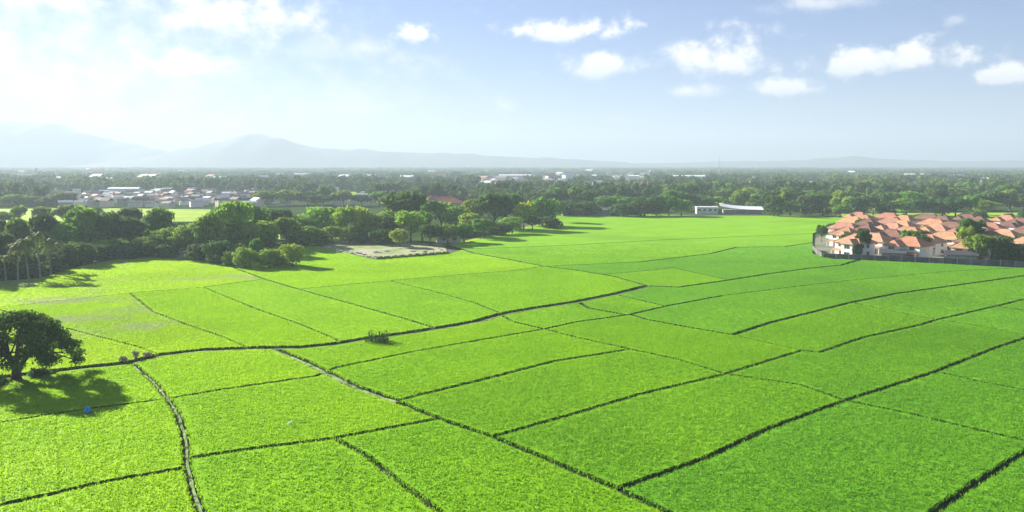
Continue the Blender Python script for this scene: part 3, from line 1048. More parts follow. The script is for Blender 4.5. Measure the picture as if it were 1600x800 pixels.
for a in [('spread', 480, 376, 335, 42), ('light', 502, 372, 317, 62), ('dark', 455, 374, 340, 38), ('light', 520, 380, 350, 34), ('yellow', 536, 376, 321, 44),
          ('yellow', 562, 375, 322, 48), ('light', 578, 376, 345, 40), ('spread', 603, 374, 326, 44), ('light', 546, 380, 352, 34), ('dark', 630, 362, 296, 76),
          ('dark', 612, 378, 338, 40), ('yellow', 642, 380, 328, 52), ('light', 625, 386, 354, 32), ('round', 660, 376, 330, 40), ('round', 690, 362, 314, 52), ('light', 712, 364, 318, 44), ('round', 668, 358, 312, 40), ('light', 740, 356, 306, 40),
          ('light', 735, 370, 328, 40), ('dark', 772, 358, 299, 70), ('round', 755, 374, 340, 44), ('round', 700, 382, 350, 40), ('round', 725, 380, 348, 40), ('dark', 672, 384, 348, 40),
          ('round', 802, 352, 300, 36), ('yellow', 818, 360, 314, 42), ('spread', 848, 354, 306, 54), ('round', 868, 348, 312, 34), ('light', 800, 366, 336, 40), ('dark', 832, 360, 338, 34), ('darkbush', 780, 368, 346, 44), ('darkbush', 858, 357, 338, 44),
          ('darkbush', 500, 384, 362, 40), ('darkbush', 470, 384, 364, 40), ('darkbush', 565, 380, 358, 40), ('darkbush', 596, 382, 356, 44), ('dark', 440, 372, 330, 46), ('round', 415, 372, 322, 40)]:
    tree(*a, where=MID)
rs_ = random.Random(21)


def row(y0, x0, x1, step, hpx, wpx, where, kinds, gaps=()):
    x = x0
    while x < x1:
        x += step * rs_.uniform(0.7, 1.3)
        if any(a <= x <= b for a, b in gaps):
            continue
        yb = y0 + rs_.uniform(-2, 2)
        tree(rs_.choice(kinds), x, yb, yb - hpx * rs_.uniform(0.75, 1.25), wpx * rs_.uniform(0.8, 1.3), where=where)


row(337, 868, 1660, 24, 29, 40, 'far belt front row', ['round', 'dark', 'darkbush', 'spread', 'darkbush', 'darkbush'], [(1078, 1192), (1560, 1660)])
row(328, 850, 1660, 26, 28, 42, 'far belt second row', ['round', 'dark', 'dark', 'spread', 'tall'], [(1010, 1046), (1108, 1134), (1240, 1262), (1318, 1345)])
row(318, 830, 1680, 28, 25, 42, 'far belt third row', ['round', 'dark', 'dark', 'spread', 'light'], [(1012, 1044), (1110, 1132)])
row(309, 1015, 1680, 30, 22, 40, 'far belt fourth row', ['round', 'dark', 'spread', 'dark'])
row(320, -130, 100, 24, 20, 40, 'trees left of the town', ['round', 'dark', 'spread', 'darkbush'])
row(322, 395, 700, 27, 24, 40, 'trees behind the grove', ['round', 'dark', 'spread', 'light'], [(650, 730)])
row(352, -120, 130, 34, 28, 34, 'trees along the sunny meadow', ['round', 'dark', 'spread'])
for a in [('yellow', 1325, 332, 306, 26), ('yellow', 1122, 322, 306, 20), ('yellow', 1028, 320, 306, 18), ('tall', 1222, 337, 303, 24), ('light', 1262, 336, 308, 28)]:
    tree(*a, where='far tree belt', label={1325: 'bright yellow-green tree glowing against the dark far tree belt, nearest the housing estate', 1122: 'small yellow-green tree behind the shed with the curved white roof', 1028: 'small yellow-green tree in the far belt, left of the white flat-roofed house', 1222: 'slender tall tree at the front of the far tree belt, left of the estate', 1262: 'pale green tree at the front of the far tree belt, just left of the estate'}[a[1]])
EST = 'housing estate'
for i in range(30):
    yb = random.uniform(342, 392)
    x = random.uniform(float(np.interp(yb, [336, 345, 352, 362, 392], [1500, 1365, 1325, 1310, 1310])), 1640)
    sz = 26 * (yb - 258) / 120
    tree(random.choice(['dark', 'darkbush', 'round', 'darkbush']), x, yb, yb - sz * random.uniform(.6, 1.0), sz * random.uniform(.7, 1.0), where='estate lanes')
for a in [('dark', 1348, 402, 358, 26), ('darkbush', 1338, 404, 380, 22), ('round', 1422, 396, 358, 34), ('dark', 1440, 398, 366, 28), ('spread', 1412, 402, 378, 30), ('yellow', 1506, 398, 352, 30), ('dark', 1516, 392, 342, 42),
          ('spread', 1528, 410, 362, 54), ('darkbush', 1552, 411, 367, 50), ('darkbush', 1576, 412, 376, 48), ('darkbush', 1602, 413, 380, 48), ('dark', 1562, 398, 366, 34), ('dark', 1284, 378, 352, 20), ('round', 1300, 366, 348, 24),
          ('darkbush', 1442, 346, 333, 34), ('dark', 1480, 364, 344, 30), ('round', 1500, 362, 346, 26), ('darkbush', 1530, 343, 330, 28), ('dark', 1356, 346, 336, 18), ('darkbush', 1582, 358, 344, 30), ('round', 1450, 372, 352, 26), ('dark', 1366, 384, 362, 20), ('darkbush', 1640, 415, 386, 50)]:
    tree(*a, where=EST)

# labels: look, place and rank from the left within each place
KL = {'palm': 'ragged thin-trunked palm', 'dark': 'dark green rounded tree', 'round': 'mid green rounded tree', 'spread': 'green tree with a spreading crown', 'tall': 'tall narrow light green tree',
      'yellow': 'yellow-green sunlit tree', 'light': 'light green spreading tree', 'bush': 'rounded sunlit green bush', 'darkbush': 'low dark green bushy tree'}
byk = {}
for e, kind, where, x, label in TREES:
    if not label:
        byk.setdefault((kind, where), []).append((x, e))
for (kind, where), lst in byk.items():
    lst.sort(key=lambda q: q[0])
    for i, (x, e) in enumerate(lst):
        pre = ' in the ' if 'trees ' != where[:6] else ' among the '
        e['label'] = KL[kind] + (', %s from left' % ordinal(i + 1) if len(lst) > 1 else ', the only one') + pre + where
        e['group'] = ('palms' if kind == 'palm' else 'trees') + pre + where

# the big shade tree by the canal
bp_ = gp(26, 597, 0)
rs = np.random.default_rng(77)
lobes = []
for i in range(40):
    a = i * 2.4 + rs.uniform(-.3, .3)
    rr_ = 7.4 * math.sqrt((i + .5) / 40)
    zt = 9.3 - 0.085 * rr_ ** 2 + rs.uniform(-.7, .4)
    lobes.append((rr_ * math.cos(a), rr_ * math.sin(a) * .9, zt, rs.uniform(1.1, 1.8), rs.uniform(0.8, 1.2)))
for i in range(30):
    a = i * 2.4 + 1
    rr_ = rs.uniform(3.6, 8.8)
    lobes.append((rr_ * math.cos(a), rr_ * math.sin(a) * .9, rs.uniform(2.4, 5.4), rs.uniform(0.8, 1.5), rs.uniform(0.45, 0.85)))
P, D = crown_points(lobes, 21000, rs, 0.4)
V, F = leaf_cards(P, D, 0.185, rs)
bt = obj('shade_tree', None, None, (bp_.x, bp_.y, -0.1))
tag(bt, 'large dark spreading tree with forked trunk beside the canal at left', 'tree')
bt.scale = (1.08, 1.08, 1.08)
obj('crown', mesh('crown', V, F, M_LEAF['big']), bt)
tk = MB()
forks = [(1.3, .3), (-1.2, .5), (.3, -1.2), (-.4, 1.1)]
tk.tube([(0, 0, -.3), (0, 0, .5), (.05, 0, 1.3), (0, .05, 2.0)], [1.1, .75, .65, .55], 10)
for fx, fy in forks:
    tk.tube([(0, 0, 1.5), (fx * .9, fy * .9, 3.2), (fx * 2.1, fy * 2.1, 5.2), (fx * 3.2, fy * 3.2, 6.8)], [.42, .32, .22, .1], 8)
obj('trunk', tk.mesh('trunk', M_BARK, True), bt)
tk = MB()
for i, l in enumerate(lobes):
    fx, fy = min(forks, key=lambda q: -(q[0] * l[0] + q[1] * l[1]))
    t = rs.uniform(1.2, 2.4)
    z0 = 3.2 + (t - .9) * 1.6
    tk.tube([(fx * t, fy * t, z0), ((fx * t + l[0]) / 2, (fy * t + l[1]) / 2, (z0 + l[2]) / 2 - .3), (l[0], l[1], l[2])], [.14, .09, .03], 5)
obj('branches', tk.mesh('branches', M_BARK, True), bt)

# shrub layer under and beside the shade tree, dry brush and weeds on the canal bank


def plant(name, x, yb, yt, wpx, matk, nl, leaf, label, cat, seed, upright=False):
    p = gp(x, yb, 0)
    s = px_scale(p)
    h, w = (yb - yt) * s, wpx * s
    rs = np.random.default_rng(seed)
    e = obj(name, None, None, (p.x, p.y, -0.1))
    tag(e, label, cat)
    if upright:
        V, F = [], []
        for i in range(nl):
            x0, y0 = rs.uniform(-.5, .5) * w, rs.uniform(-.3, .3) * w
            hh = h * rs.uniform(.45, 1.0)
            for k in range(7):
                z = hh * (.15 + .85 * k / 7)
                a = rs.uniform(0, 6.28)
                d = np.array([math.cos(a), math.sin(a), .5]) * leaf * rs.uniform(.6, 1.2)
                sd_ = np.array([-math.sin(a), math.cos(a), 0]) * leaf * .25
                c = np.array([x0, y0, z])
                b = len(V)
                V += [c, c + d * .6 + sd_, c + d, c + d * .6 - sd_]
                F.append((b, b + 1, b + 2, b + 3))
        obj('leaves', mesh('leaves', V, F, M_LEAF[matk]), e)
        st = MB()
        for i in range(nl):
            x0, y0 = rs.uniform(-.5, .5) * w, rs.uniform(-.3, .3) * w
            st.tube([(x0, y0, -.1), (x0 + rs.uniform(-.2, .2), y0, h * rs.uniform(.6, .95))], [.03, .012], 4)
        obj('stems', st.mesh('stems', M_LEAF[matk]), e)
    else:
        lobes_ = [(rs.uniform(-.35, .35) * w, rs.uniform(-.3, .3) * w, h * rs.uniform(.35, .7), w * rs.uniform(.16, .26), h * rs.uniform(.22, .34)) for _ in range(7)]
        P, D = crown_points(lobes_, nl, rs, .5)
        P[:, 2] = np.maximum(P[:, 2], .05)
        V, F = leaf_cards(P, D, leaf, rs)
        obj('leaves', mesh('leaves', V, F, M_LEAF[matk]), e)
        st = MB()
        for l in lobes_:
            st.tube([(0, 0, -.1), (l[0] * .5, l[1] * .5, l[2] * .5), (l[0], l[1], l[2] + l[4] * .6)], [.05, .035, .015], 4)
        obj('stems', st.mesh('stems', M_BARK), e)
    return e


plant('weed_clump', 590, 538, 516, 36, 'weed', 60, .55, 'clump of tall dark upright weeds on the canal bank in mid field', 'weeds', 1, True)
plant('dry_shrub', 212, 563, 544, 14, 'dry', 420, .13, 'tallest pale greyish brush on the canal bank right of the shade tree', 'shrub', 2)
plant('dry_shrub', 231, 560, 547, 16, 'dry', 420, .13, 'grey-brown brush on the canal bank, right of the tallest pale brush', 'shrub', 3)
plant('dry_shrub', 190, 569, 555, 20, 'dry', 420, .13, 'reddish dry brush on the canal bank, nearest the shade tree', 'shrub', 4)
plant('green_shrub', 55, 590, 572, 40, 'big', 900, .2, 'dark shrub right of the shade tree trunk by the canal', 'shrub', 5)
plant('green_shrub', -10, 602, 578, 50, 'big', 900, .2, 'dark shrub left of the shade tree trunk at the photo edge', 'shrub', 6)
plant('green_shrub', 80, 586, 577, 22, 'big', 500, .18, 'small low shrub on the canal bank, right of the shade tree', 'shrub', 7)
plant('weed_clump', 482, 566, 560, 7, 'weed', 8, .3, 'small dark weed tuft on the pale field track', 'weeds', 8, True)

# ------------------------------------------------------------------ small things in the rice
p = gp(137, 645, RICE_TOP)
mb = MB()
prof = [(.0, .36), (.12, .42), (.35, .44), (.55, .34), (.66, .16), (.74, .10), (.86, .17), (.9, .12)]
ks = 10
for i, (z, r_) in enumerate(prof):
    for k in range(ks):
        a = 2 * math.pi * k / ks
        q = r_ * (1 + .12 * math.sin(3 * a + z * 5) + .05 * math.sin(7 * a))
        mb.v.append((q * math.cos(a) * 1.1, q * math.sin(a) * .85, z))
for i in range(len(prof) - 1):
    for k in range(ks):
        mb.f.append((i * ks + k, i * ks + (k + 1) % ks, (i + 1) * ks + (k + 1) % ks, (i + 1) * ks + k))
mb.f.append(tuple((len(prof) - 1) * ks + k for k in range(ks)))
tag(obj('blue_sack', mb.mesh('blue_sack', M_BLUE, True), None, (p.x, p.y, RICE_TOP)), 'small bright blue tied sack in the shade tree shadow', 'sack')
p = gp(453, 666, RICE_TOP)
eg = obj('white_bird', None, None, (p.x, p.y, RICE_TOP - .1), 0.6)
tag(eg, 'small white wading bird standing in the rice at lower left', 'bird')
mb = MB()
mb.tube([(-.34, 0, .34), (-.22, 0, .42), (-.05, 0, .47), (.12, 0, .50), (.22, 0, .56), (.25, 0, .68), (.22, 0, .80), (.27, 0, .90), (.36, 0, .91)], [.02, .09, .14, .13, .075, .045, .04, .055, .03], 8)
obj('body', mb.mesh('body', M_FEATHER, True), eg)
obj('beak', MB().tube([(.35, 0, .91), (.52, 0, .885)], [.022, .004], 6).mesh('beak', M_BEAK), eg)
for s in (-1, 1):
    obj('leg', MB().tube([(.02, .05 * s, .4), (.0, .05 * s, .2), (.03, .05 * s, -.1)], [.018, .014, .012], 5).mesh('leg', M_BEAK), eg)

# ------------------------------------------------------------------ houses
MC = {}


def hip_roof(w, d, pitch, over=0.6, th=0.18, ridge_in=None, gable=False):
    """hip (or gable) roof over a w x d box, eaves at z=0"""
    W2, D2 = w / 2 + over, d / 2 + over
    hgt = D2 * math.tan(R(pitch))
    rx = W2 if gable else max(W2 - D2 * (ridge_in or 0.95), .3)
    e0 = -over * math.tan(R(pitch))
    vs = [(-W2, -D2, e0), (W2, -D2, e0), (W2, D2, e0), (-W2, D2, e0), (-rx, 0, e0 + hgt), (rx, 0, e0 + hgt)]
    vs += [(x, y, z - th) for x, y, z in vs[:4]]
    fs = [(0, 1, 5, 4), (1, 2, 5), (2, 3, 4, 5), (3, 0, 4), (6, 9, 8, 7), (0, 6, 7, 1), (1, 7, 8, 2), (2, 8, 9, 3), (3, 9, 6, 0)]
    caps = MB()
    for a, b in ((4, 5), (0, 4), (3, 4), (1, 5), (2, 5)):
        caps.tube([Vector(vs[a]) + Vector((0, 0, .03)), Vector(vs[b]) + Vector((0, 0, .03))], [.13, .13], 5)
    return vs, fs, caps


def cached(key, fn):
    if key not in MC:
        MC[key] = fn()
    return MC[key]


def window(parent, x, y, z, w, h, face, key):
    """face: 'f' front (-y), 'l' (-x), 'r' (+x)"""
    def mk():
        f = MB()
        f.box(-w / 2 - .08, w / 2 + .08, -.07, .05, -h / 2 - .08, -h / 2)
        f.box(-w / 2 - .08, w / 2 + .08, -.07, .05, h / 2, h / 2 + .08)
        f.box(-w / 2 - .08, -w / 2, -.07, .05, -h / 2, h / 2)
        f.box(w / 2, w / 2 + .08, -.07, .05, -h / 2, h / 2)
        f.box(-.03, .03, -.06, .05, -h / 2, h / 2)
        return f.mesh('window', M_FRAME), MB().box(-w / 2, w / 2, -.025, .05, -h / 2, h / 2).mesh('pane', M_GLASS)
    a, b = cached(('win', w, h), mk)
    rz = {'f': 0, 'l': -math.pi / 2, 'r': math.pi / 2}[face]
    o = obj('window', a, parent, (x, y, z), rz)
    obj('pane', b, o)


def house(kind, loc, rz, wallm, roofm, label, group, detail=True, sc=1.0):
    w, d, h = [(12.5, 9.0, 5.6), (10.5, 9.5, 5.8), (14.0, 9.0, 5.4), (11.0, 8.5, 3.2)][kind]
    e = obj('house', None, None, loc, rz, (sc, sc, sc))
    tag(e, label, 'house', group)
    wm = cached(('wall', kind, wallm.name), lambda: MB().box(-w / 2, w / 2, -d / 2, d / 2, -.3, h).mesh('wall', wallm))
    obj('wall', wm, e)

    def mkroof():
        vs, fs, caps = hip_roof(w, d, 30)
        return mesh('roof', vs, fs, roofm), caps.mesh('ridge_cap', roofm)
    rm, rc = cached(('roof', kind, roofm.name), mkroof)
    ro = obj('roof', rm, e, (0, 0, h + .02))
    if detail:
        obj('ridge_cap', rc, ro)
    # front wing with its own gable facing front
    ww, wd, wh = w * .45, 3.2, h - (0.0 if kind != 2 else 2.6)
    xo = -w * .2 if kind != 1 else w * .22

    def mkwing():
        return MB().box(xo - ww / 2, xo + ww / 2, -d / 2 - wd, -d / 2 - .003, -.3, wh - .1).mesh('front_wing', wallm)
    obj('front_wing', cached(('wing', kind, wallm.name), mkwing), e)

    def mkwroof():
        D2 = ww / 2 + .55
        hg = D2 * math.tan(R(30))
        y0, y1 = -d / 2 - wd - .6, -d / 2 + (3.2 if kind != 2 else -.05)
        e0 = -.55 * math.tan(R(30))
        vs = [(xo - D2, y0, e0), (xo + D2, y0, e0), (xo + D2, y1, e0), (xo - D2, y1, e0), (xo, y0 + D2 * .6, e0 + hg), (xo, y1, e0 + hg)]
        vs += [(x, y, z - .18) for x, y, z in vs[:4]]
        fs = [(0, 1, 4), (1, 2, 5, 4), (2, 3, 5), (3, 0, 4, 5), (6, 9, 8, 7), (0, 6, 7, 1), (1, 7, 8, 2), (2, 8, 9, 3), (3, 9, 6, 0)]
        return mesh('wing_roof', vs, fs, roofm)
    obj('wing_roof', cached(('wroof', kind, roofm.name), mkwroof), e, (0, 0, wh - .05))
    # porch
    px0 = xo + ww / 2 + .25 if kind != 1 else -w / 2
    px1 = w / 2 if kind != 1 else xo - ww / 2 - .25

    def mkporch():
        m_ = MB()
        vs = [(px0, -d / 2 - 2.4, 2.5), (px1, -d / 2 - 2.4, 2.5), (px1, -d / 2 - .02, 3.1), (px0, -d / 2 - .02, 3.1)]
        vs += [(x, y, z - .15) for x, y, z in vs]
        m_.add(vs, [(0, 1, 2, 3), (4, 7, 6, 5), (0, 4, 5, 1), (1, 5, 6, 2), (2, 6, 7, 3), (3, 7, 4, 0)])
        return m_.mesh('porch_roof', roofm)
    if h > 4:
        obj('porch_roof', cached(('porch', kind, roofm.name), mkporch), e)
        for x in (px0 + .2, px1 - .2):
            obj('porch_post', cached(('post',), lambda: MB().box(-.12, .12, -.12, .12, -.3, 2.4).mesh('porch_post', M_WALLW)), e, (x, -d / 2 - 2.2, 0))
    if detail:
        obj('door', cached(('door',), lambda: MB().box(-.5, .5, -.06, .05, 0, 2.1).mesh('door', M_DOOR)), e, ((px0 + px1) / 2, -d / 2 - .01, 0))
        zs = (1.6, 4.2) if h > 4 else (1.7,)
        for z in zs:
            if z < wh - .5:
                window(e, xo, -d / 2 - wd - .01, z, 2.2, 1.3, 'f', kind)
            if z > 2:
                window(e, (px0 + px1) / 2, -d / 2 - .01, z + .2, 1.8, 1.2, 'f', kind)
            window(e, -w / 2 - .01, 1.2, z, 1.6, 1.3, 'l', kind)
            window(e, w / 2 + .01, 0.5, z, 1.6, 1.3, 'r', kind)
    return e


# estate: rows parallel to its boundary wall
WA, WB = gp(1286, 404, 0).to_2d(), gp(1600, 417, 0).to_2d()
ux = (WB - WA).normalized()
uy = Vector((-ux.y, ux.x))
HZ = math.atan2(ux.y, ux.x)
cand = []
rowsp = [(10.5, -1), (30, 5), (49, -3), (68, 4), (88, -2), (108, 5), (129, 0), (150, 6), (172, 2)]
# left limit of the estate in each row follows the edge seen in the photo
for ri, (vv, off) in enumerate(rowsp):
    for ki in range(-6, 16):
        uu = off + 10 + ki * (19.5 if ri == 0 else 17.0) + random.uniform(-1.5, 1.5)
        q = WA + ux * uu + uy * (vv + random.uniform(-1.5, 1.5))
        # project to photo for limits
        t = q.y * cP - (0 - CAM_Z) * sP
        xx = W / 2 + q.x / t * FPX
        yy = H / 2 + (q.y * sP + CAM_Z * cP) / t * FPX
        lim = np.interp(yy, [336, 345, 352, 362, 380, 400], [1500, 1352, 1312, 1298, 1296, 1300])
        if xx < lim or xx > 1680 or yy < 338:
            continue
        cand.append((ri, xx, q))
roofs = [M_ROOFO, M_ROOFO, M_ROOFB, M_ROOFP, M_ROOFB]
rows_seen = {}
for ri, xx, q in cand:
    rows_seen.setdefault(ri, []).append((xx, q))
RN = {M_ROOFO.name: 'orange', M_ROOFP.name: 'pinkish terracotta', M_ROOFB.name: 'brown'}
for ri, lst in rows_seen.items():
    lst.sort(key=lambda t: t[0])
    for i, (xx, q) in enumerate(lst):
        rm = random.choice(roofs) if ri else [M_ROOFP, M_ROOFO, M_ROOFO, M_ROOFP][i % 4]
        wm = random.choice([M_WALLW, M_WALLC])
        house(random.choice([0, 1, 2, 0]) if ri else [1, 0, 0, 2][i % 4], (q.x, q.y, 0), HZ + R(-32) + R(random.uniform(-5, 5)), wm, rm,
              '%s-roofed %s house, %s from left in estate row %s' % (RN[rm.name], 'white' if wm is M_WALLW else 'cream', ordinal(i + 1), 'nearest the field' if ri == 0 else ordinal(ri + 1) + ' from field'),
              'houses of the orange-roofed estate', detail=ri < 4, sc=0.93 if ri == 0 else 0.88)
# packed-earth ground and lanes of the estate
M_LANE = solid_mat('estate_ground', (0.20, 0.19, 0.15), (0.09, 0.13, 0.05), 0.08, .95)
ec = [WA + uy * .5, WA + ux * 260 + uy * .5, WA + ux * 260 + uy * 190, WA + ux * 60 + uy * 190, gp(1310, 352).to_2d(), gp(1274, 372).to_2d(), gp(1270, 391).to_2d()]
struct('estate_ground', mesh('estate_ground', [(p.x, p.y, -.03) for p in ec], [tuple(range(len(ec)))], M_LANE))


def panel_wall(a, b, label, h=1.7, step=4.0):
    L_ = (b - a).length
    n_ = max(1, int(L_ / step))
    st = L_ / n_
    dr = (b - a).normalized()
    e = obj('boundary_wall', None, None, (a.x, a.y, 0), math.atan2(dr.y, dr.x))
    tag(e, label, 'wall', 'boundary walls of the estate')
    pm = MB().box(.17, st - .17, -.08, .08, -.3, h).mesh('panel', M_WALLD)
    cm = MB().box(.17, st - .17, -.14, .14, h + .002, h + .12).mesh('coping', M_WALLD)
    qm = MB().box(-.165, .165, -.16, .16, -.3, h + .25).mesh('post', M_WALLG)
    for i in range(n_):
        q = obj('panel', pm, e, (i * st, 0, 0))
        obj('coping', cm, q)
        obj('post', qm, e, (i * st, 0, 0))


panel_wall(WA, WA + ux * 240, 'long grey concrete panel wall between the rice and the estate')
panel_wall(gp(1270, 391).to_2d(), WA + ux * -.4 + uy * .5, 'short sunlit wall at the left corner of the estate')


def shed(x, y, w, d, h, label, rz, wallm=M_WALLG, roofm=M_ROOFG, name='shed', pitch=.25, curved=False, cat='shed', group=None, wins=0, flat=False, p=None):
    p = p or gp(x, y, 0)
    e = obj(name, None, None, (p.x, p.y, 0), rz)
    tag(e, label, cat, group)
    obj('wall', cached(('sw', w, d, h, wallm.name), lambda: MB().box(-w / 2, w / 2, -d / 2, d / 2, -.3, h).mesh('wall', wallm)), e)

    def mk():
        m_ = MB()
        n_ = 10 if curved else 2
        o_ = .5
        pr = []
        for i in range(n_ + 1):
            t = -1 + 2 * i / n_
            y_ = t * (d / 2 + o_)
            if curved:
                z = h + pitch * d * .5 * (t * t * .9 + .35 * t) + .05
            elif flat:
                z = h + .1
            else:
                z = h + (1 - abs(t)) * pitch * d + .05
            pr.append((y_, z))
        for i in range(n_):
            (y0, z0), (y1, z1) = pr[i], pr[i + 1]
            x0, x1 = -w / 2 - o_, w / 2 + o_
            vs = [(x0, y0, z0), (x1, y0, z0), (x1, y1, z1), (x0, y1, z1), (x0, y0, z0 - .15), (x1, y0, z0 - .15), (x1, y1, z1 - .15), (x0, y1, z1 - .15)]
            m_.add(vs, [(0, 1, 2, 3), (7, 6, 5, 4), (0, 4, 5, 1), (2, 6, 7, 3), (1, 5, 6, 2), (3, 7, 4, 0)])
        return m_.mesh('roof', roofm)
    obj('roof', cached(('sr', w, d, h, pitch, curved, flat, roofm.name), mk), e)
    for i in range(wins):
        window(e, -w / 2 + (i + .5) * w / wins, -d / 2 - .01, h * .55, 1.6, 1.4, 'f', 0)
    return e


q = WA + ux * 42 + uy * 4.0
shed(0, 0, 9, 5, 2.8, 'low grey lean-to against the estate wall, left of the orange-roofed front house', HZ, roofm=M_ROOFD, p=Vector((q.x, q.y, 0)))
q = WA + ux * 66 + uy * 4.0
shed(0, 0, 10, 5, 2.8, 'low grey lean-to against the estate wall, below the orange-roofed front house', HZ, roofm=M_ROOFD, p=Vector((q.x, q.y, 0)))
q = WA + ux * 22 + uy * 4.0
shed(0, 0, 7, 4.5, 2.6, 'small grey lean-to against the estate wall, near its left corner', HZ, roofm=M_ROOFD, p=Vector((q.x, q.y, 0)))

# buildings in the far tree belt
shed(1104, 333, 14, 8, 4.2, 'white flat-roofed house at the far edge of the rice', R(-6), M_WALLW, M_ROOFW, 'flat_roofed_house', flat=True, cat='house', wins=4)
p = gp(1157, 333, 0)
e = obj('curved_roof_shed', None, None, (p.x, p.y, 0), R(-6))
tag(e, 'long shed with a swooping curved white roof at the far rice edge', 'shed')
obj('wall', MB().box(-11.5, 12.5, -3.6, 3.6, -.3, 2.4).mesh('wall', M_WALLG), e)
mb = MB()
for i in range(14):
    t0, t1 = i / 14, (i + 1) / 14
    x0, x1 = -13.5 + 28 * t0, -13.5 + 28 * t1
    z0, z1 = 2.6 + 2.2 * (1 - t0) ** 2.6, 2.6 + 2.2 * (1 - t1) ** 2.6
    v_ = [(x0, -5, z0), (x1, -5, z1), (x1, 4.5, z1 + 1.7), (x0, 4.5, z0 + 1.7)]
    mb.add(v_ + [(a, b, c - .2) for a, b, c in v_], [(0, 1, 2, 3), (7, 6, 5, 4), (0, 4, 5, 1), (2, 6, 7, 3), (1, 5, 6, 2), (3, 7, 4, 0)])
obj('roof', mb.mesh('roof', M_ROOFW), e)
for x in (-11, -4, 4, 11):
    zp = 2.6 + 2.2 * (1 - (x + 13.5) / 28) ** 2.6
    obj('post', MB().box(-.12, .12, -.12, .12, -.3, zp).mesh('post', M_METAL), e, (x, -4.4, 0))
shed(905, 336, 22, 8, 3.4, 'long low grey shed at the far left end of the rice', R(3), M_WALLG, M_ROOFG, wins=3)
shed(950, 336, 16, 8, 3.4, 'low grey shed under the trees, right of the long low one', R(-3), M_WALLG, M_ROOFG)
shed(700, 378, 9, 6, 3.0, 'small pink-roofed cottage in the grove', R(15), M_WALLC, M_ROOFP, 'cottage', cat='house', wins=2)
shed(580, 378, 9, 6, 3.2, 'brown-roofed cottage behind the cleared plot', R(10), M_WALLC, M_ROOFB, 'cottage', cat='house', wins=2)
shed(455, 372, 9, 6, 3.2, 'grey-roofed cottage among trees left of the cleared plot', R(10), M_WALLW, M_ROOFG, 'cottage', cat='house', wins=2)
shed(168, 400, 9, 6, 3.2, 'pale-walled cottage half hidden in the left wooded strip', R(12), M_WALLW, M_ROOFP, 'cottage', cat='house', wins=2)
shed(292, 404, 14, 5, 2.4, 'low grey-roofed shelter at the edge of the left wooded strip', R(-14), M_WALLG, M_ROOFG)
shed(355, 412, 7, 4, 2.2, 'tiny grey hut behind the clump of rounded bushes', R(-14), M_WALLG, M_ROOFG, 'hut')

# red-roofed hall behind the grove
p = gp(690, 338, 0)
e = obj('red_roofed_hall', None, None, (p.x, p.y, 0), R(4))
tag(e, 'big hall with a tiered red tile roof rising behind the grove', 'hall')
obj('wall', MB().box(-12.5, 12.5, -7, 7, -.3, 9.2).mesh('wall', M_WALLC), e)
vs, fs, caps = hip_roof(25, 14, 27, 1.0, .25)
ro = obj('roof', mesh('roof', vs, fs, M_ROOFR), e, (0, 0, 9.2))
obj('ridge_cap', caps.mesh('ridge_cap', M_ROOFR), ro)
vs, fs, caps = hip_roof(10, 9, 32, .8, .25)
obj('cross_roof', mesh('cross_roof', vs, fs, M_ROOFR), e, (-6, -4.2, 9.6))
for i in range(6):
    window(e, -10 + i * 4, -7.01, 6.0, 1.6, 2.4, 'f', 9)

# ------------------------------------------------------------------ town beyond
TOWN = []


def town(n_, xr, yr, roofms, wallms, where, group, sizes=((6, 10), (5, 7), (2.6, 5))):
    rs = random.Random(hash(where) % 1 + len(where) * 13 + n_)
    lst = []
    tries = 0
    while len(lst) < n_ and tries < 4000:
        tries += 1
        x, y = rs.uniform(*xr), rs.uniform(*yr)
        p = gp(x, y, 0)
        if any((p - q).length < 11 for _, q in lst):
            continue
        lst.append((x, p))
    lst.sort(key=lambda t: t[0])
    for i, (x, p) in enumerate(lst):
        w = round(rs.uniform(*sizes[0]))
        d = round(rs.uniform(*sizes[1]))
        h = round(rs.uniform(*sizes[2]) * 2) / 2
        shed(0, 0, w, d, h, 'small distant house, %s from the left in the %s' % (ordinal(i + 1), where), rs.uniform(-.8, .8), rs.choice(wallms), rs.choice(roofms), 'town_house', pitch=rs.choice([.2, .25, .3]), cat='house', group=group, p=p)
        TOWN.append(p)


town(120, (100, 420), (301, 325), [M_ROOFG, M_ROOFG, M_ROOFB, M_ROOFD, M_ROOFW], [M_WALLC, M_WALLG, M_WALLW], 'grey town beyond the sunny meadow', 'houses of the left town')
town(16, (250, 330), (306, 320), [M_ROOFB, M_ROOFB, M_ROOFR], [M_WALLC, M_WALLW], 'reddish middle of the left town', 'reddish houses of the left town')
town(30, (420, 640), (300, 322), [M_ROOFG, M_ROOFW], [M_WALLW, M_WALLC], 'houses showing above the grove', 'houses above the grove')
town(75, (750, 1015), (275, 298), [M_ROOFG, M_ROOFW, M_ROOFP, M_ROOFW, M_ROOFB], [M_WALLW, M_WALLC, M_WALLW], 'pale town above the far tree belt', 'houses of the pale town', ((9, 16), (7, 10), (5, 10)))
town(16, (1020, 1600), (278, 300), [M_ROOFG, M_ROOFW, M_ROOFP], [M_WALLW, M_WALLC], 'distant woods at right', 'houses in the right woods', ((10, 22), (7, 11), (4, 8)))
town(26, (10, 760), (270, 292), [M_ROOFG, M_ROOFW, M_ROOFP], [M_WALLW, M_WALLC], 'hazy distant plain at left', 'houses on the hazy plain', ((16, 36), (10, 16), (9, 16)))
town(50, (-40, 1640), (268, 290), [M_ROOFG, M_ROOFW, M_ROOFW, M_ROOFP], [M_WALLW, M_WALLC], 'wide hazy plain below the horizon', 'scattered far buildings', ((14, 30), (9, 14), (8, 15)))
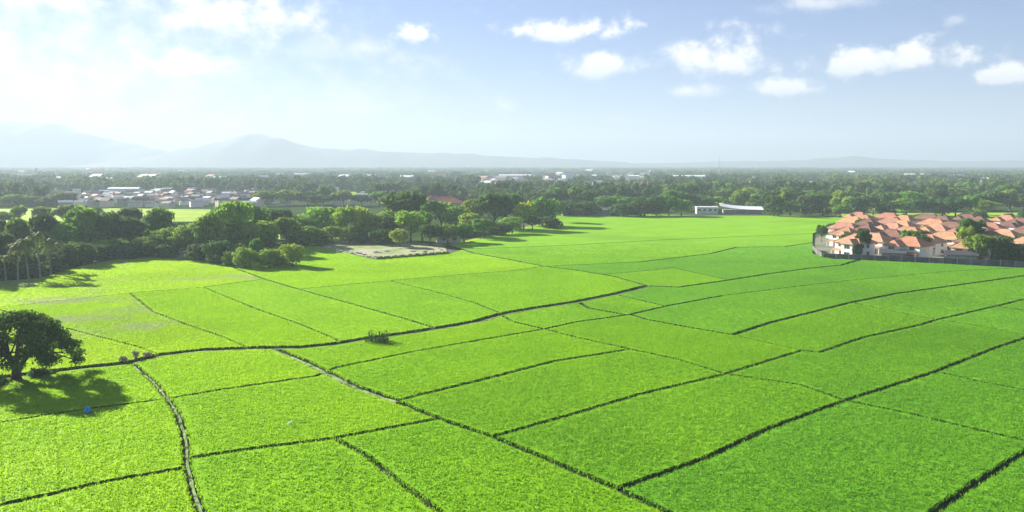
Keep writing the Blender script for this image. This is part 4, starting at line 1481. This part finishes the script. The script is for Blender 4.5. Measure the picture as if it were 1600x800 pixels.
town(24, (1020, 1620), (290, 306), [M_ROOFG, M_ROOFW, M_ROOFP], [M_WALLW, M_WALLC], 'right woods above the estate', 'scattered houses in the right woods', ((8, 14), (7, 9), (5, 8)))
for (x, y, w, d, h, lab) in [(196, 303, 34, 12, 6, 'long white warehouse roof left of the town, nearer of two'), (196, 296, 40, 14, 7, 'long white warehouse roof left of the town, farther of two'),
                             (232, 296, 30, 12, 7, 'white warehouse right of the farther long one'), (345, 296, 90, 20, 7, 'very long white warehouse behind the left town'), (345, 291, 110, 20, 8, 'longest pale warehouse, behind the very long white one'),
                             (1075, 289, 52, 16, 14, 'big white slab building above the far tree belt'), (1068, 296, 60, 14, 5, 'low white hall in front of the big slab building'), (1130, 284, 26, 12, 9, 'white-roofed block right of the big slab building'),
                             (1303, 284, 34, 14, 11, 'white-roofed block deep in the right woods'), (1245, 296, 40, 14, 9, 'pale three-storey block left in the right woods'), (805, 285, 60, 16, 13, 'wide white building with a raised roof in the pale town'),
                             (990, 288, 18, 12, 14, 'tall bright white house at the right of the pale town'), (1562, 300, 26, 12, 8, 'white-roofed house near the right photo edge'), (1375, 306, 30, 10, 7, 'long white roof showing behind the far tree belt')]:
    p = gp(x, y, 0)
    shed(x, y, w, d, h, lab, R(random.uniform(-12, 12)), M_WALLW, M_ROOFW, 'white_building', pitch=.12, cat='building')
    TOWN.append(p)

# mast, tower, lamp
p = gp(1123, 283, 0)
e = obj('radio_mast', None, None, (p.x, p.y, 0))
tag(e, 'thin lattice radio mast rising above the horizon', 'mast')
zt = CAM_Z + (258 - 246) / FPX * p.y
mb = MB()
cor = [(-1, -1), (1, -1), (1, 1), (-1, 1)]
for cx, cy in cor:
    obj('leg', MB().tube([(cx * 1.6, cy * 1.6, -.3), (cx * .3, cy * .3, zt)], [.16, .1], 5).mesh('leg', M_METAL), e)
nl = 14
for i in range(nl):
    a, b = i / nl, (i + 1) / nl
    for k in range(4):
        c0, c1 = cor[k], cor[(k + 1) % 4]
        r0, r1 = 1.6 - 1.3 * a, 1.6 - 1.3 * b
        mb.tube([(c0[0] * r0, c0[1] * r0, zt * a), (c1[0] * r1, c1[1] * r1, zt * b)], [.07, .07], 4)
obj('bracing', mb.mesh('bracing', M_METAL), e)
obj('antenna', MB().tube([(0, 0, zt - .2), (0, 0, zt + 5)], [.15, .05], 5).mesh('antenna', M_METAL), e)
p = gp(57, 279, 0)
e = obj('water_tower', None, None, (p.x, p.y, 0))
tag(e, 'pale water tower standing in the haze at the far left', 'tower')
mb = MB().tube([(0, 0, -.3), (0, 0, 18)], [2.4, 2.0], 12)
obj('shaft', mb.mesh('shaft', M_WALLW, True), e)
obj('tank', MB().tube([(0, 0, 17.5), (0, 0, 19.5), (0, 0, 24), (0, 0, 26)], [2.1, 4.2, 4.2, 1.0], 14).mesh('tank', M_WALLW), e)
p = gp(1476, 337, 0)
e = obj('street_lamp', None, None, (p.x, p.y, 0), R(-20))
tag(e, 'grey street lamp standing before the far trees behind the estate', 'street lamp')
obj('pole', MB().tube([(0, 0, -.3), (0, 0, 8.5), (.4, 0, 9.0), (2.0, 0, 9.2)], [.12, .09, .07, .06], 6).mesh('pole', M_METAL), e)
obj('lamp_head', MB().box(1.8, 2.9, -.22, .22, 9.08, 9.3).mesh('lamp_head', M_ROOFW), e)

# hedge and rubble round the cleared plot
a, b = gp(590, 407, 0), gp(700, 398, 0)
rs = np.random.default_rng(5)
m_ = 2600
t = rs.uniform(0, 1, m_)
P = np.stack([a.x + (b.x - a.x) * t + rs.normal(0, .35, m_), a.y + (b.y - a.y) * t + rs.normal(0, .5, m_), rs.uniform(0, 1.3, m_) * (0.75 + .25 * np.sin(t * 60))], 1)
D = np.tile(np.array([[0, -.6, .6]]), (m_, 1))
V, F = leaf_cards(P, D, .28, rs)
tag(obj('hedge', mesh('hedge', V, F, M_LEAF['weed'])), 'low dark hedge along the front of the cleared plot', 'hedge')
rs = random.Random(4)
base_stone = []
for k in range(4):
    mb = MB()
    ring = [(math.cos(i) * rs.uniform(.7, 1.1), math.sin(i) * rs.uniform(.6, 1.0)) for i in (0, 1.2, 2.4, 3.7, 5.0)]
    vs = [(x, y, -.2) for x, y in ring] + [(x * .6, y * .6, rs.uniform(.4, .7)) for x, y in ring]
    mb.add(vs, [(5, 6, 7, 8, 9)] + [(i, (i + 1) % 5, 5 + (i + 1) % 5, 5 + i) for i in range(5)])
    base_stone.append(mb.mesh('rubble_heap', M_RUBBLE))
rub = []
for i in range(26):
    t = i / 25 + rs.uniform(-.02, .02)
    x = 505 + 80 * t + rs.uniform(-3, 3)
    y = 388 + 16.5 * t - rs.uniform(.5, 3.5)
    rub.append((x, y))
for i in range(12):
    rub.append((rs.uniform(560, 690), rs.uniform(388, 396)))
rub.sort()
for i, (x, y) in enumerate(rub):
    p = gp(x, y, 0)
    s = rs.uniform(.5, 1.2)
    tag(obj('rubble_heap', base_stone[i % 4], None, (p.x, p.y, .12), rs.uniform(0, 6), (s * 1.4, s, s * .7)),
        'pale rubble heap, %s from the left on the cleared plot' % ordinal(i + 1), 'rubble', 'rubble heaps on the cleared plot')

# ------------------------------------------------------------------ far woods (uncountable) 
FP = []
for k in range(3):
    rs = np.random.default_rng(900 + k)
    lob = [(rs.uniform(-3, 3), rs.uniform(-3, 3), rs.uniform(3.5, 7), rs.uniform(1.6, 2.8), rs.uniform(1.5, 2.6)) for _ in range(8)]
    P, D = crown_points(lob, 420, rs, .8)
    V, F = leaf_cards(P, D, .75, rs, .75)
    FP.append(mesh('far_crown', V, F, M_LEAF['forest']))
GP_ = []
for k in range(3):
    rs = np.random.default_rng(950 + k)
    lob = [(rs.uniform(-14, 14), rs.uniform(-10, 10), rs.uniform(4, 8), rs.uniform(3, 5), rs.uniform(2.5, 5)) for _ in range(24)]
    P, D = crown_points(lob, 700, rs, .85)
    P[:, 2] = np.maximum(P[:, 2], .3)
    V, F = leaf_cards(P, D, 1.5, rs, .8)
    GP_.append(mesh('far_grove', V, F, M_LEAF['forest']))


def scatter(n_, y0, y1, spread=0.66, dens=None):
    """points between distances y0..y1 over the field of view"""
    yy = np.sqrt(RNG.uniform(y0 ** 2, y1 ** 2, n_))
    xx = RNG.uniform(-1, 1, n_) * (yy * spread + 40)
    return np.column_stack([xx, yy, np.full(n_, -.3)])


TA = np.array([[p.x, p.y] for p in TOWN])


def clear_of_town(P, r0):
    keep = np.ones(len(P), bool)
    for tx, ty in TA:
        # keep the building and the line of sight just in front of it open
        dx, dy = P[:, 0] - tx, P[:, 1] - ty
        keep &= ~((np.abs(dx) < r0) & (dy < r0) & (dy > -r0 * 5))
    return P[keep]


def in_photo(P, x0, x1, y0, y1):
    t = P[:, 1] * cP + CAM_Z * sP
    X = W / 2 + P[:, 0] / t * FPX
    Y = H / 2 + (P[:, 1] * sP + CAM_Z * cP) / t * FPX - 0
    Y = H / 2 - ((-CAM_Z) * cP + P[:, 1] * sP) / t * FPX
    return (X > x0) & (X < x1) & (Y > y0) & (Y < y1)


FARMS = [(40, 140, 305, 312), (490, 560, 299, 304), (1150, 1205, 295, 299), (1385, 1450, 299, 304), (1480, 1545, 290, 294), (610, 665, 288, 291), (20, 95, 291, 295), (1235, 1290, 287, 290), (430, 480, 286, 289), (690, 740, 281, 283), (300, 380, 283, 286), (1040, 1100, 281, 283)]
for x0, x1, y0, y1 in FARMS:
    sheet('meadow', [(x0, y1), (x1, y1 + .5), (x1 - 6, y0), (x0 + 8, y0 + .3)], -.1, M_FIELD)
P = scatter(9500, 640, 1500)
for x0, x1, y0, y1 in FARMS:
    P = P[~in_photo(P, x0, x1, y0, y1 + 5)]
P = P[~in_photo(P, 745, 1020, 277, 310) | (RNG.uniform(0, 1, len(P)) < .22)]
P = P[~in_photo(P, 100, 410, 302, 345) | (RNG.uniform(0, 1, len(P)) < .16)]
P = P[~in_photo(P, -300, 330, 322, 360)]
P = clear_of_town(P, 13)
S = RNG.uniform(.75, 1.5, (len(P), 1)) * np.ones((1, 3))
S[:, 2] *= RNG.uniform(.8, 1.5, len(P))
instancer('far_trees', P, FP, sc_attr=S)
P = scatter(7500, 1450, 3400)
for x0, x1, y0, y1 in FARMS:
    P = P[~in_photo(P, x0, x1, y0, y1 + 4)]
P = P[~in_photo(P, 745, 1020, 272, 303) | (RNG.uniform(0, 1, len(P)) < .2)]
P = clear_of_town(P, 20)
S = RNG.uniform(.6, 1.1, (len(P), 1)) * np.ones((1, 3))
S[:, 2] *= RNG.uniform(.8, 1.4, len(P))
instancer('distant_woods', P, GP_, sc_attr=S)
P = scatter(9000, 3300, 5800)
S = RNG.uniform(1.0, 2.0, (len(P), 1)) * np.ones((1, 3))
S[:, 2] *= RNG.uniform(.5, .9, len(P))
instancer('horizon_woods', P, GP_, sc_attr=S)

# ------------------------------------------------------------------ haze
hm = bpy.data.materials.new('haze')
hm.use_nodes = True
hn = hm.node_tree.nodes
hn.clear()
pv = hn.new('ShaderNodeVolumePrincipled')
pv.inputs['Color'].default_value = (0.445, 0.54, 0.645, 1)
pv.inputs['Density'].default_value = 2.6e-4
pv.inputs['Anisotropy'].default_value = 0.15
ho = hn.new('ShaderNodeOutputMaterial')
hm.node_tree.links.new(pv.outputs[0], ho.inputs['Volume'])
tag(obj('haze', MB().box(-14000, 14000, -11500, 11500, -2.0, 440).mesh('haze', hm)), 'pale blue haze over the whole plain', 'haze', kind='stuff')
